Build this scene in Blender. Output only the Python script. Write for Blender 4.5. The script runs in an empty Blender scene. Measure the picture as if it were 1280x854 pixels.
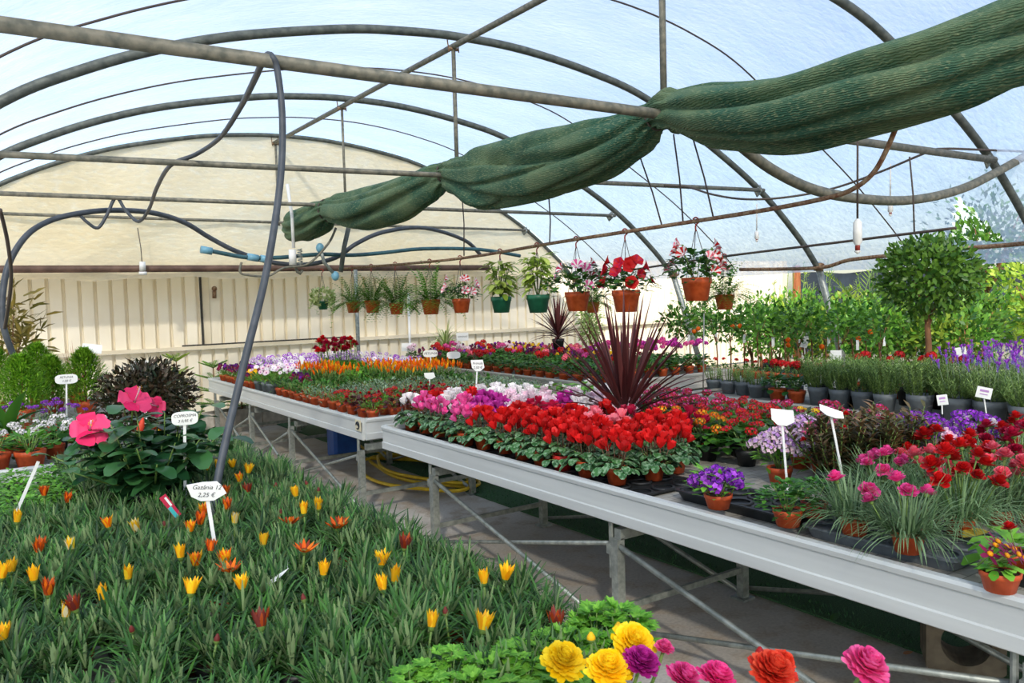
FILM_T = .34; FILM_A = '#bccbdc'; FILM_B = '#d2dde9'
SUN_ROT = 200; SKY_S = .27; SUN_E = 5.2; SUN_DIR = (.5, .72, -.62); VIEW = 'Standard'; LOOK = 'None'; EXPO = 0
import bpy, math, random
from mathutils import Vector, Matrix, Euler
rnd = random.Random(11)
COL = bpy.context.scene.collection
PI = math.pi
V = Vector

# ---------------------------------------------------------------- camera geometry (28 mm lens at eye height)
FOC, EYE = 1009.0, 1.65
ax_y = V((-690, 37, -FOC)).normalized()
ax_x = V((1480, 97, -FOC)); ax_x = (ax_x - ax_y * ax_x.dot(ax_y)).normalized()
ax_z = ax_x.cross(ax_y)
if ax_z.y < 0: ax_z = -ax_z
CAMROT = Matrix((ax_x, ax_y, ax_z))          # world = CAMROT @ camera
EYEP = V((0, 0, EYE))
def ray(x, y): return CAMROT @ V((x - 640, 427 - y, -FOC))
def at_z(x, y, z): r = ray(x, y); return EYEP + r * ((z - EYE) / r.z)
def at_y(x, y, Y): r = ray(x, y); return EYEP + r * (Y / r.y)
def at_x(x, y, X): r = ray(x, y); return EYEP + r * (X / r.x)
def depth(p): return -(CAMROT.transposed() @ (V(p) - EYEP)).z
def m_per_px(p): return depth(p) / FOC

# ---------------------------------------------------------------- materials
def lin(h):
    h = h.lstrip('#'); c = [int(h[i:i+2], 16) / 255 for i in (0, 2, 4)]
    return tuple(((x + .055) / 1.055) ** 2.4 if x > .04045 else x / 12.92 for x in c) + (1,)
def newmat(name):
    m = bpy.data.materials.new(name); m.use_nodes = True
    nt = m.node_tree; nt.nodes.clear()
    out = nt.nodes.new('ShaderNodeOutputMaterial')
    return m, nt, out
def N(nt, t, **kw):
    n = nt.nodes.new('ShaderNode' + t)
    for k, v in kw.items(): setattr(n, k, v)
    return n
def mixc(nt, fac, a, b):
    n = N(nt, 'MixRGB')
    for i, v in ((0, fac), (1, a), (2, b)):
        if hasattr(v, 'links') or isinstance(v, bpy.types.NodeSocket): nt.links.new(v, n.inputs[i])
        else: n.inputs[i].default_value = v
    return n.outputs[0]
def noise(nt, scale, detail=4, coord='Object', stretch=None):
    tc = N(nt, 'TexCoord'); s = tc.outputs[coord]
    if stretch:
        mp = N(nt, 'Mapping'); mp.inputs['Scale'].default_value = stretch
        nt.links.new(s, mp.inputs[0]); s = mp.outputs[0]
    n = N(nt, 'TexNoise'); n.inputs['Scale'].default_value = scale; n.inputs['Detail'].default_value = detail
    nt.links.new(s, n.inputs['Vector']); return n.outputs[0]
def ramp(nt, src, a, b, lo=.35, hi=.65):
    r = N(nt, 'ValToRGB'); r.color_ramp.elements[0].position = lo; r.color_ramp.elements[1].position = hi
    r.color_ramp.elements[0].color = a; r.color_ramp.elements[1].color = b
    nt.links.new(src, r.inputs[0]); return r.outputs[0]
def leafmat(name, c1, c2, rough=.45, trans=.25, back=None, marble=None):
    m, nt, out = newmat(name); L = nt.links
    g = N(nt, 'NewGeometry'); oi = N(nt, 'ObjectInfo')
    col = mixc(nt, g.outputs['Random Per Island'], lin(c1), lin(c2))
    if back: col = mixc(nt, g.outputs['Backfacing'], col, lin(back))
    if marble: col = mixc(nt, ramp(nt, noise(nt, 75, 3), (0, 0, 0, 1), (.75, .75, .75, 1), .46, .62), col, lin(marble))
    hs = N(nt, 'HueSaturation'); L.new(col, hs.inputs['Color'])
    mr = N(nt, 'MapRange'); mr.inputs[3].default_value = .78; mr.inputs[4].default_value = 1.22
    L.new(oi.outputs['Random'], mr.inputs[0]); L.new(mr.outputs[0], hs.inputs['Value'])
    p = N(nt, 'BsdfPrincipled'); L.new(hs.outputs[0], p.inputs['Base Color'])
    p.inputs['Roughness'].default_value = rough; p.inputs['Specular IOR Level'].default_value = .35
    if trans:
        t = N(nt, 'BsdfTranslucent'); L.new(hs.outputs[0], t.inputs[0])
        mx = N(nt, 'MixShader'); mx.inputs[0].default_value = trans
        L.new(p.outputs[0], mx.inputs[1]); L.new(t.outputs[0], mx.inputs[2]); L.new(mx.outputs[0], out.inputs[0])
    else: L.new(p.outputs[0], out.inputs[0])
    return m
def plain(name, c1, c2=None, scale=12, rough=.5, metal=0, bump=0, stretch=None, spec=.4):
    m, nt, out = newmat(name); L = nt.links
    p = N(nt, 'BsdfPrincipled'); p.inputs['Roughness'].default_value = rough; p.inputs['Metallic'].default_value = metal
    p.inputs['Specular IOR Level'].default_value = spec
    if c2:
        ns = noise(nt, scale, 5, stretch=stretch)
        L.new(ramp(nt, ns, lin(c1), lin(c2)), p.inputs['Base Color'])
        if bump:
            b = N(nt, 'Bump'); b.inputs['Strength'].default_value = bump; b.inputs['Distance'].default_value = .01
            L.new(ns, b.inputs['Height']); L.new(b.outputs[0], p.inputs['Normal'])
    else: p.inputs['Base Color'].default_value = lin(c1)
    L.new(p.outputs[0], out.inputs[0]); return m

# ---------------------------------------------------------------- mesh building
class MB:
    def __init__(s): s.v = []; s.f = []; s.m = []
    def add(s, vs, fs, mi=0):
        o = len(s.v); s.v += [tuple(x) for x in vs]
        for f in fs: s.f.append(tuple(i + o for i in f)); s.m.append(mi)
    def box(s, c, d, mi=0, mat=None):
        c = V(c); d = V(d) / 2
        vs = [V((x * d.x, y * d.y, z * d.z)) for x in (-1, 1) for y in (-1, 1) for z in (-1, 1)]
        if mat is not None: vs = [mat @ x for x in vs]
        s.add([c + x for x in vs], [(0, 1, 3, 2), (4, 6, 7, 5), (0, 4, 5, 1), (2, 3, 7, 6), (0, 2, 6, 4), (1, 5, 7, 3)], mi)
    def bar(s, a, b, w, h=None, mi=0):
        a = V(a); b = V(b); d = (b - a); L = d.length; d = d.normalized()
        up = V((0, 0, 1)) if abs(d.z) < .9 else V((0, 1, 0))
        x = d.cross(up).normalized(); y = x.cross(d)
        s.box((a + b) / 2, (w, L, h or w), mi, Matrix((x, d, y)).transposed())
    def tube(s, path, r, n=8, mi=0, caps=True):
        P = [V(p) for p in path]; k = len(P)
        rr = r if isinstance(r, (list, tuple)) else [r] * k
        prev = None; vs = []; fs = []
        for i, p in enumerate(P):
            d = (P[min(i + 1, k - 1)] - P[max(i - 1, 0)]).normalized()
            if prev is None:
                up = V((0, 0, 1)) if abs(d.z) < .9 else V((1, 0, 0))
                x = d.cross(up).normalized()
            else:
                x = prev - d * prev.dot(d); x = x.normalized() if x.length > 1e-6 else d.orthogonal().normalized()
            prev = x; y = d.cross(x)
            for j in range(n):
                a = 2 * PI * j / n; vs.append(p + (x * math.cos(a) + y * math.sin(a)) * rr[i])
        for i in range(k - 1):
            for j in range(n):
                fs.append((i * n + j, i * n + (j + 1) % n, (i + 1) * n + (j + 1) % n, (i + 1) * n + j))
        if caps: fs += [tuple(range(n - 1, -1, -1)), tuple((k - 1) * n + j for j in range(n))]
        s.add(vs, fs, mi)
    def lathe(s, prof, n=14, mi=0, o=(0, 0, 0), rot=None):
        o = V(o); vs = []; fs = []
        for r, z in prof:
            for j in range(n):
                a = 2 * PI * j / n; q = V((r * math.cos(a), r * math.sin(a), z))
                vs.append(o + (rot @ q if rot is not None else q))
        for i in range(len(prof) - 1):
            for j in range(n):
                fs.append((i * n + j, i * n + (j + 1) % n, (i + 1) * n + (j + 1) % n, (i + 1) * n + j))
        s.add(vs, fs, mi)
    def leaf(s, p, d, L, W, up=(0, 0, 1), droop=0., k=3, mi=0, fold=.18, shape='lance', curl=0., ruf=0.):
        p = V(p); d = V(d).normalized(); up = V(up)
        x = d.cross(up)
        if x.length < 1e-3: x = d.cross(V((1, .3, 0)))
        x.normalize(); vs = []; fs = []
        for i in range(k + 1):
            t = i / k
            if shape == 'lance': w = math.sin(PI * min(1, .12 + .88 * t) ** .85) if i < k else .02
            elif shape == 'round': w = math.sin(PI * (.1 + .78 * t)) if i else .12
            elif shape == 'petal': w = (.25 + .75 * math.sin(PI * .5 * min(1, t * 1.35))) * (1 if i < k else .6)
            elif shape == 'blade': w = 1 - t ** 2.2 * .96
            elif shape == 'spoon': w = .3 + .7 * math.sin(PI * .62 * t) if i < k else .25
            else: w = 1
            n = x.cross(d)
            c = p.copy(); hw = W * .5 * w
            vs += [c - x * hw + n * (fold * hw + ruf * rnd.gauss(0, 1) * t), c + n * (ruf * .5 * rnd.gauss(0, 1) * t), c + x * hw + n * (fold * hw + ruf * rnd.gauss(0, 1) * t)]
            if i < k:
                p = p + d * (L / k)
                if droop:
                    d = (d + V((0, 0, -1)) * (droop / k) * (1 + t)).normalized()
                if curl:
                    d = (d - n * (curl / k)).normalized()
                x = (x - d * x.dot(d)).normalized()
        for i in range(k):
            a = i * 3; fs += [(a, a + 1, a + 4, a + 3), (a + 1, a + 2, a + 5, a + 4)]
        s.add(vs, fs, mi)
    def dia(s, p, d, L, W, up=(0, 0, 1), mi=0, fold=.2):
        p = V(p); d = V(d).normalized(); x = d.cross(V(up))
        if x.length < 1e-3: x = d.orthogonal()
        x.normalize(); n = x.cross(d)
        m = p + d * L * .5 + n * (-fold * W * .3)
        s.add([p, m + x * W * .5 + n * fold * W * .5, p + d * L, m - x * W * .5 + n * fold * W * .5], [(0, 1, 2), (0, 2, 3)], mi)
    def blob(s, c, r, mi=0, n=8, k=5):
        c = V(c); r = V(r) if hasattr(r, '__len__') else V((r, r, r)); vs = []; fs = []
        for i in range(k + 1):
            a = PI * i / k
            for j in range(n):
                b = 2 * PI * j / n; vs.append(c + V((r.x * math.sin(a) * math.cos(b), r.y * math.sin(a) * math.sin(b), r.z * math.cos(a))))
        for i in range(k):
            for j in range(n): fs.append((i * n + j, (i + 1) * n + j, (i + 1) * n + (j + 1) % n, i * n + (j + 1) % n))
        s.add(vs, fs, mi)
    def build(s, name, mats, smooth=True):
        me = bpy.data.meshes.new(name); me.from_pydata(s.v, [], s.f)
        for m in (mats if isinstance(mats, (list, tuple)) else [mats]): me.materials.append(m)
        me.polygons.foreach_set('material_index', s.m)
        me.polygons.foreach_set('use_smooth', [smooth] * len(s.f))
        me.update(); return me
def link(name, data, parent=None, loc=(0, 0, 0), rot=(0, 0, 0), sc=1):
    o = bpy.data.objects.new(name, data); COL.objects.link(o)
    o.location = loc; o.rotation_euler = rot; o.scale = (sc, sc, sc) if not hasattr(sc, '__len__') else sc
    if parent is not None: o.parent = parent
    return o
def tag(o, label, cat, group=None):
    o['label'] = label; o['category'] = cat
    if group: o['group'] = group
    return o
def thing(name, label, cat, loc=(0, 0, 0), rz=0, group=None, sc=1):
    return tag(link(name, None, None, loc, (0, 0, rz), sc), label, cat, group)
def solo(name, mb, mats, label, cat, group=None, smooth=True, loc=(0, 0, 0)):
    return tag(link(name, mb.build(name, mats, smooth), None, loc), label, cat, group)
def struct(name, mb, mats, smooth=False):
    o = link(name, mb.build(name, mats, smooth)); o['kind'] = 'structure'; return o
ORD = 'first second third fourth fifth sixth seventh eighth ninth tenth eleventh twelfth thirteenth fourteenth fifteenth sixteenth seventeenth eighteenth nineteenth twentieth'.split() + ['twenty-' + x for x in 'first second third fourth fifth sixth seventh eighth ninth'.split()] + ['thirtieth']
def smoothpath(pts, per=6):
    P = [V(p) for p in pts]; out = []
    for i in range(len(P) - 1):
        a = P[max(i - 1, 0)]; b = P[i]; c = P[i + 1]; d = P[min(i + 2, len(P) - 1)]
        for k in range(per):
            t = k / per
            out.append(.5 * ((2 * b) + (c - a) * t + (2 * a - 5 * b + 4 * c - d) * t * t + (3 * b - a - 3 * c + d) * t ** 3))
    out.append(P[-1]); return out
def sph():
    while True:
        v = V((rnd.uniform(-1, 1), rnd.uniform(-1, 1), rnd.uniform(-1, 1)))
        if .05 < v.length < 1: return v.normalized()

# ---------------------------------------------------------------- palette
M = {}
M['terracotta'] = plain('terracotta_plastic', '#a8421c', '#c4552a', 30, .55)
M['terracotta2'] = plain('orange_plastic', '#b84a20', '#cf6030', 30, .45)
M['greypot'] = plain('grey_plastic', '#5d6468', '#6c7377', 20, .5)
M['blackpot'] = plain('black_plastic', '#1d1f20', '#2a2c2d', 20, .45)
M['greenpot'] = plain('green_plastic', '#1c5a41', '#24694c', 20, .4)
M['redpot'] = plain('red_plastic', '#c22a25', '#d2382c', 20, .4)
M['soil'] = plain('potting_soil', '#2b1d13', '#4a3423', 60, .95, bump=.6)
M['steel'] = plain('galvanised_steel', '#7d847f', '#a3a8a1', 25, .45, .55)
M['pipe'] = plain('weathered_pipe', '#5d5f55', '#837f70', 22, .6, .25, stretch=(1, 1, 1))
M['pipedark'] = plain('dark_hoop_pipe', '#4c524e', '#686d66', 18, .55, .25)
M['rust'] = plain('rusty_iron', '#6d4630', '#9a8468', 40, .8, .1)
M['brownpipe'] = plain('brown_pipe', '#4f3a30', '#6a5245', 8, .6, .1)
M['hose'] = plain('black_hose', '#3b4147', '#4a5057', 15, .5)
M['bluehose'] = plain('teal_pipe', '#2b4d55', '#3a626a', 15, .5)
M['fitting'] = plain('blue_fitting', '#6fa3b8', None, rough=.4)
M['wire'] = plain('thin_wire', '#4c423c', None, rough=.6)
M['white'] = plain('white_plastic', '#e8e8e4', '#d6d8d4', 8, .4)
M['cardwhite'] = plain('white_card', '#eff0ec', '#e0e3e0', 6, .5)
M['ink'] = plain('marker_ink', '#1d2633', None, rough=.8)
M['wood'] = plain('brown_wood', '#7a4426', '#9c5f36', 9, .8, stretch=(6, 6, .6))
M['concrete_block'] = plain('concrete_block', '#5c5344', '#7d7362', 14, .95, bump=.5)
M['planter'] = plain('concrete_planter', '#a59e92', '#c2bbaf', 12, .9, bump=.3)
M['yellowhose'] = plain('yellow_hose', '#c9a71c', '#d9b92e', 20, .45)
M['bluecan'] = plain('blue_jerrycan', '#1a4a94', '#2157a6', 10, .45)
M['bark'] = plain('bark', '#6a4a33', '#8d6544', 20, .9, stretch=(1, 1, .3), bump=.4)
M['stem'] = plain('green_stem', '#5c7a35', '#6f8a45', 20, .6)
M['redhook'] = plain('red_hook', '#8a2f25', None, rough=.5)

M['L_gaz'] = leafmat('gazania_leaf', '#123615', '#4d7e36', .45, .15, back='#8ca572')
M['L_cyc'] = leafmat('cyclamen_leaf', '#184420', '#3f7238', .42, .12, marble='#87a884')
M['L_bronze'] = leafmat('bronze_leaf', '#34472a', '#80603f', .4, .2)
M['L_mid'] = leafmat('mid_green_leaf', '#285a22', '#52892f', .45, .25)
M['L_bright'] = leafmat('bright_green_leaf', '#4d8f24', '#86c044', .5, .3)
M['L_dark'] = leafmat('dark_green_leaf', '#173f1e', '#35672c', .35, .15)
M['L_hib'] = leafmat('hibiscus_leaf', '#173c22', '#3d6b3a', .32, .15)
M['L_lime'] = leafmat('lime_leaf', '#8aa83a', '#c8d873', .5, .3)
M['L_yelgreen'] = leafmat('yellow_green_leaf', '#7f9c22', '#c2cc45', .5, .35)
M['L_grey'] = leafmat('grey_green_leaf', '#5f7a5e', '#93a98a', .6, .2)
M['L_blue'] = leafmat('blue_green_blade', '#47693f', '#8dab7c', .5, .2)
M['L_rose'] = leafmat('rosemary_needle', '#486c30', '#a4bf6c', .5, .2)
M['L_conifer'] = leafmat('golden_conifer', '#3f7a16', '#9ac63a', .6, .3)
M['L_burg'] = leafmat('burgundy_blade', '#3c191c', '#73403e', .4, .2)
M['L_maroon'] = leafmat('maroon_leaf', '#3d151a', '#6e2a2a', .4, .15)
M['L_darkred'] = leafmat('dark_bronze_leaf', '#22341c', '#54402f', .4, .15)
M['L_citrus'] = leafmat('citrus_leaf', '#275c1a', '#74a83c', .35, .25)
M['L_laurel'] = leafmat('laurel_leaf', '#2f5a1e', '#6f9638', .35, .2)
M['L_sun'] = leafmat('sunlit_leaf', '#6f9a2a', '#b7c94e', .5, .35)
M['L_fern'] = leafmat('fern_frond', '#3f7a22', '#84b542', .5, .3)
M['L_varieg'] = leafmat('variegated_leaf', '#6f8a3a', '#dbe0a6', .5, .25)
M['L_dry'] = leafmat('dry_grass', '#8f5a3a', '#c08a60', .6, .2)
P = {}
for k, a, b in (('red', '#b00c12', '#dd2020'), ('crimson', '#96062c', '#c81c4a'), ('hotpink', '#d81f7a', '#f06ab0'), ('magenta', '#a5127e', '#d440ae'),
                ('white', '#f0e6ea', '#fdf8f6'), ('palepink', '#f0c4d6', '#fae6ec'), ('salmon', '#ee4f6c', '#f98a98'), ('orange', '#ea5a08', '#fb861a'),
                ('yellow', '#eeb40a', '#fbd82c'), ('rust', '#8c2a10', '#cc5a20'), ('cream', '#d8cc8a', '#efe8c0'), ('purple', '#5e1492', '#9c38c6'),
                ('violet', '#8a2ab4', '#b65ada'), ('lavender', '#7455b4', '#ab8edb'), ('lilac', '#b07ac8', '#e0b8e6'), ('darkpurple', '#2a1040', '#54205e'),
                ('gold', '#e89a08', '#f8c020'), ('bud', '#6a2420', '#8c4038'), ('hib', '#ec1c66', '#fb5a8c'), ('ranyellow', '#f6cc00', '#ffe836'), ('coral', '#e03424', '#f86a48'),
                ('ranpink', '#e03c8c', '#f47ab4'), ('wine', '#5a0c34', '#8c1c50')):
    P[k] = leafmat('petal_' + k, a, b, .55, .3)
# ================================================================ THE SETTING
def floor_mat():
    m, nt, out = newmat('worn_concrete'); L = nt.links
    a = noise(nt, .9, 8); b = noise(nt, 6, 8); c = noise(nt, 60, 3)
    col = ramp(nt, a, lin('#a39d95'), lin('#d2ccc2'), .35, .68)
    col2 = mixc(nt, ramp(nt, b, (0, 0, 0, 1), (1, 1, 1, 1), .48, .62), col, lin('#ab9d8c'))
    col3 = mixc(nt, .25, col2, ramp(nt, c, lin('#5d5751'), lin('#b9b2a7')))
    p = N(nt, 'BsdfPrincipled'); L.new(col3, p.inputs['Base Color']); L.new(ramp(nt, a, (.45,)*3 + (1,), (.8,)*3 + (1,)), p.inputs['Roughness'])
    bp = N(nt, 'Bump'); bp.inputs['Strength'].default_value = .25; bp.inputs['Distance'].default_value = .02
    L.new(b, bp.inputs['Height']); L.new(bp.outputs[0], p.inputs['Normal']); L.new(p.outputs[0], out.inputs[0]); return m
mb = MB(); mb.add([(-4, -3, 0), (12.2, -3, 0), (12.2, 12.6, 0), (-4, 12.6, 0)], [(0, 1, 2, 3)])
struct('floor', mb, floor_mat())
mb = MB(); mb.add([(-40, -30, -.03), (70, -30, -.03), (70, 70, -.03), (-40, 70, -.03)], [(0, 1, 2, 3)])
struct('ground', mb, plain('gravel_yard', '#8d8672', '#b3aa94', 3, .95))
mb = MB(); mb.box((4.42, 5.2, .006), (1.9, 12.8, .012))
turf = solo('artificial_turf_mat', mb, plain('turf', '#27492f', '#4a7048', 160, .95, bump=1), 'dark green artificial turf strip laid between the centre bench and the white-edged benches', 'turf mat', smooth=False)
mb = MB()
for i in range(2600):
    x = rnd.uniform(3.46, 3.62) if i % 3 == 0 else rnd.uniform(3.5, 4.6); y = rnd.uniform(1.2, 8)
    mb.dia((x, y, .01), V((rnd.gauss(0, .5), rnd.gauss(0, .5), 1)), rnd.uniform(.015, .035), .008)
o = link('turf_pile', mb.build('turf_pile', leafmat('turf_pile', '#1c4426', '#3f7040', .7, .1)), turf); o['kind'] = 'stuff'

# hoop profile (x across, z up)
PROF = [(-.9, 1.85), (-.35, 2.52), (.3, 3.06), (.8, 3.34), (1.34, 3.57), (1.94, 3.76), (2.81, 3.95), (3.34, 4.02), (3.9, 4.06), (4.65, 4.05), (5.5, 3.95), (6.3, 3.77), (7.3, 3.34), (8.2, 2.86), (8.95, 2.3), (9.34, 1.92)]
PS = smoothpath([(x, 0, z) for x, z in PROF], 7)
HY = [3.85, 6.52, 9.15, 11.6]
HN = ['nearest the rolled shade net\'s thick end', 'second along the tunnel, above the middle of the net', 'third along the tunnel, near the cream gable sheet', 'carrying the cream gable sheet']
HN[0] = 'over the thick end of the green net'
def arch_z(x):
    for a, b in zip(PS, PS[1:]):
        if a.x <= x <= b.x: return a.z + (b.z - a.z) * (x - a.x) / max(b.x - a.x, 1e-6)
    return 1.9
for i, y in enumerate(HY):
    t = thing('tunnel_hoop', 'grey steel tunnel hoop ' + HN[i], 'hoop', (4.25, y, 0), group='tunnel hoops')
    r = .038 if i < 3 else .03
    mb = MB(); mb.tube([(p.x - 4.25, 0, p.z) for p in PS], r, 10)
    link('arch_tube', mb.build('arch_tube', M['pipedark']), t)
    mb = MB(); mb.tube([(9.34 - 4.25, 0, 1.98), (9.83 - 4.25, 0, .78), (10.15 - 4.25, 0, 0)], .045, 10)
    link('side_post', mb.build('side_post', M['steel']), t)
    mb = MB(); mb.lathe([(.05, -.05), (.062, -.05), (.062, .05), (.05, .05)], 10); mb.bar((-.07, 0, 0), (.07, 0, 0), .03); mb.bar((0, -.08, .03), (0, .08, .03), .02); mb.blob((.05, -.05, 0), .025)
    link('clamp', mb.build('clamp', M['rust']), t, (9.36 - 4.25, 0, 1.93))
    # tie bar
    t = thing('tie_bar', 'straight horizontal tie bar ' + ['of the hoop over the thick end of the green net', 'passing behind the middle knot of the green net', 'crossing at the thin end of the green net', 'close in front of the cream gable sheet'][i], 'tie bar', (4.25, y, 2.8), group='tie bars')
    zl = [2.777, 2.70, 2.76, 2.82][i]; zr = [2.822, 2.865, 2.81, 2.80][i]
    xr = [8.2, 8.2, 8.12, 8.3][i]; xl = .15
    mb = MB(); mb.tube([(xl - 4.25, -.05, zl - 2.8), (0, -.05, (zl + zr) / 2 - 2.8), (xr - 4.25, -.05, zr - 2.8)], [.034, .024, .023, .02][i], 8)
    link('bar', mb.build('bar', M['pipe']), t)
    mb = MB(); mb.bar((xr - 4.38, -.03, zr - 2.85), (xr - 4.27, -.03, zr - 2.77), .012, .09); mb.blob((xr - 4.32, -.06, zr - 2.81), .02)
    link('bracket', mb.build('bracket', M['steel']), t)
    # king rod
    t = thing('suspension_rod', 'slim vertical rod hanging from the ridge ' + ['down to the thick end of the green net', 'down to the middle knot of the green net', 'down behind the thin end of the green net', 'in front of the cream gable sheet'][i], 'rod', (3.88, y, 3.97), group='ridge rods')
    mb = MB(); mb.tube([(0, 0, 0), (0, 0, [-1.1, -1.18, -1.2, -1.2][i])], [.022, .02, .016, .016][i], 8)
    link('rod', mb.build('rod', M['pipe']), t)
    mb = MB(); mb.bar((-.05, 0, -.03), (.05, 0, -.03), .03, .02); mb.tube([(-.045, 0, -.06), (-.05, .02, .05), (-.02, .04, .12), (.03, .04, .12), (.05, 0, .04), (.045, -.02, -.06)], .006, 6)
    link('clamp', mb.build('clamp_u', M['rust']), t)
mb = MB(); mb.tube([(3.88, 1.5, 3.955), (3.88, 6.5, 3.965), (3.87, 11.7, 3.955)], .028, 8)
solo('ridge_pipe', mb, M['pipe'], 'long ridge pipe running down the middle under the hoops', 'pipe')
mb = MB(); mb.tube(smoothpath([at_x(925, 337, 9.29), at_x(1022, 335, 9.29), at_x(1062, 325, 9.27), at_x(1130, 318, 9.25), at_x(1200, 311, 9.24), at_x(1285, 304, 9.22), at_x(1500, 280, 9.2)], 4), .024, 8)
solo('side_rail', mb, M['rust'], 'rusty side rail holding the lower edge of the clear film', 'rail')
mb = MB(); mb.tube([(-.9, 11.5, 2.147), (4, 11.5, 2.15), (7.4, 11.5, 2.148)], .048, 10)
t = solo('gable_pipe', mb, M['brownpipe'], 'thick brown horizontal pipe along the bottom of the cream gable sheet', 'pipe')

# film
def film_mat(name, c, cs, transp, ns=1.6, dif=.2):
    m, nt, out = newmat(name); L = nt.links
    n1 = noise(nt, ns, 7, stretch=(.5, 1.6, 1.6)); n2 = noise(nt, 22, 4, stretch=(.4, 1, 1))
    col = mixc(nt, ramp(nt, n1, (0,)*3 + (1,), (1,)*3 + (1,), .3, .7), lin(c), lin(cs))
    tr = N(nt, 'BsdfTransparent'); tr.inputs[0].default_value = (1, 1, 1, 1)
    tl = N(nt, 'BsdfTranslucent'); L.new(col, tl.inputs[0])
    df = N(nt, 'BsdfDiffuse'); L.new(col, df.inputs[0])
    bp = N(nt, 'Bump'); bp.inputs['Strength'].default_value = .35; bp.inputs['Distance'].default_value = .03
    L.new(n2, bp.inputs['Height']); L.new(bp.outputs[0], tl.inputs['Normal']); L.new(bp.outputs[0], df.inputs['Normal'])
    m1 = N(nt, 'MixShader'); m1.inputs[0].default_value = dif; L.new(tl.outputs[0], m1.inputs[1]); L.new(df.outputs[0], m1.inputs[2])
    f2 = N(nt, 'MapRange'); f2.inputs[1].default_value = .3; f2.inputs[2].default_value = .7; f2.inputs[3].default_value = transp + .1; f2.inputs[4].default_value = transp - .1
    L.new(n2, f2.inputs[0])
    m2 = N(nt, 'MixShader'); L.new(f2.outputs[0], m2.inputs[0]); L.new(m1.outputs[0], m2.inputs[1]); L.new(tr.outputs[0], m2.inputs[2])
    L.new(m2.outputs[0], out.inputs[0]); return m
FILM = film_mat('milky_film', FILM_A, FILM_B, FILM_T)
rows = []
for a, b in zip(PS, PS[1:]):
    k = 4 if a.x > 8.6 else 1
    for i in range(k): rows.append(a.lerp(b, i / k))
rows.append(PS[-1]); rows.append(V((9.42, 0, 1.84)))
ys = [-3 + i * .3 for i in range(22)] + [3.7 + i * .06 for i in range(30)] + [5.6 + i * .3 for i in range(20)] + [11.6]
hole = [at_x(1226, 246, 9.15), at_x(1198, 300, 9.35), at_x(1262, 303, 9.35)]
def inhole(y, z):
    q = [(h.y, h.z) for h in hole]; s = []
    for i in range(3):
        (y1, z1), (y2, z2) = q[i], q[(i + 1) % 3]; s.append((y2 - y1) * (z - z1) - (z2 - z1) * (y - y1))
    return all(k > 0 for k in s) or all(k < 0 for k in s)
mb = MB(); fs = []; vs = []
for j, y in enumerate(ys):
    for i, p in enumerate(rows):
        q0 = rows[max(i - 1, 0)]; q1 = rows[min(i + 1, len(rows) - 1)]; d = (q1 - q0).normalized(); n = V((-d.z, 0, d.x))
        sag = .028 * math.sin(PI * ((y - 3.85) / 2.65)) ** 2
        vs.append(V((p.x, y, p.z)) + n * (.05 - sag + rnd.uniform(-.003, .003)))
nr = len(rows)
for j in range(len(ys) - 1):
    for i in range(nr - 1):
        c = (vs[j * nr + i] + vs[(j + 1) * nr + i + 1]) / 2
        if c.x > 8.5 and inhole(c.y, c.z): continue
        fs.append((j * nr + i, j * nr + i + 1, (j + 1) * nr + i + 1, (j + 1) * nr + i))
mb.add(vs, fs)
o = struct('ceiling', mb, FILM, True); o['label'] = 'milky plastic film stretched over the hoops'
# straps over the film
for y, w in ((5.2, 'between the first and second hoops'), (7.85, 'between the second and third hoops'), (10.4, 'just before the cream gable sheet'), (2.55, 'in front of the first hoop')):
    mb = MB(); mb.tube([(p.x, y + .12 * math.sin(p.x), p.z + .0) for p in PS], .008, 5)
    solo('film_strap', mb, M['wire'], 'thin dark strap following the curve of the film ' + w, 'strap', 'film straps')
# gable sheet
mb = MB(); nx, nz = 110, 16; vs = []; fs = []
for i in range(nx + 1):
    x = -.95 + 10.3 * i / nx
    zt = max(arch_z(max(min(x, 9.33), -.89)) - .0, 1.9); zb = min(2.02 + .015 * math.sin(x * 3.1) + .012 * math.sin(x * 7.7), zt - .02)
    for k in range(nz + 1):
        z = zb + (zt - zb) * k / nz
        y = 11.63 + .012 * math.sin(x * 9 + z * 5) + .02 * math.sin((x - z * .8) * 4.2) * math.exp(-((x - 1.8) ** 2) * .25)
        vs.append((x, y, z))
for i in range(nx):
    for k in range(nz): fs.append((i * (nz + 1) + k, (i + 1) * (nz + 1) + k, (i + 1) * (nz + 1) + k + 1, i * (nz + 1) + k + 1))
mb.add(vs, fs)
o = struct('wall_gable', mb, film_mat('cream_sheet', '#ffecc0', '#fff6da', .0, .9, .55), True)

# corrugated wall
def corrug(mb, x0, x1, z0, z1, y, per=.19, gw=.05, dep=.05):
    vs = []; x = x0; pts = []
    while x < x1:
        pts += [(x, y), (x + per - gw, y), (x + per - gw + .008, y + dep), (x + per - .008, y + dep)]
        x += per
    for px, py in pts: vs += [(px, py, z0), (px, py, z1)]
    mb.add(vs, [(i * 2, i * 2 + 2, i * 2 + 3, i * 2 + 1) for i in range(len(pts) - 1)])
cream = plain('cream_sheet_metal', '#eae0c8', '#f4ecd8', 1.2, .5, spec=.3)
xs = at_y(253, 400, 12.3).x
mb = MB(); corrug(mb, -3, xs, 1.04, 2.32, 12.3); corrug(mb, xs + .12, 16.3, 1.04, 2.32, 12.3); corrug(mb, -3, 16.3, 0, 1.0, 12.33)
struct('wall_back', mb, cream)
mb = MB(); mb.box((6.65, 12.27, 1.035), (19.3, .08, .05)); mb.box((xs + .06, 12.3, 1.68), (.1, .03, 1.26)); mb.box((16.3, 12.3, 1.16), (.12, .1, 2.32))
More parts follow.
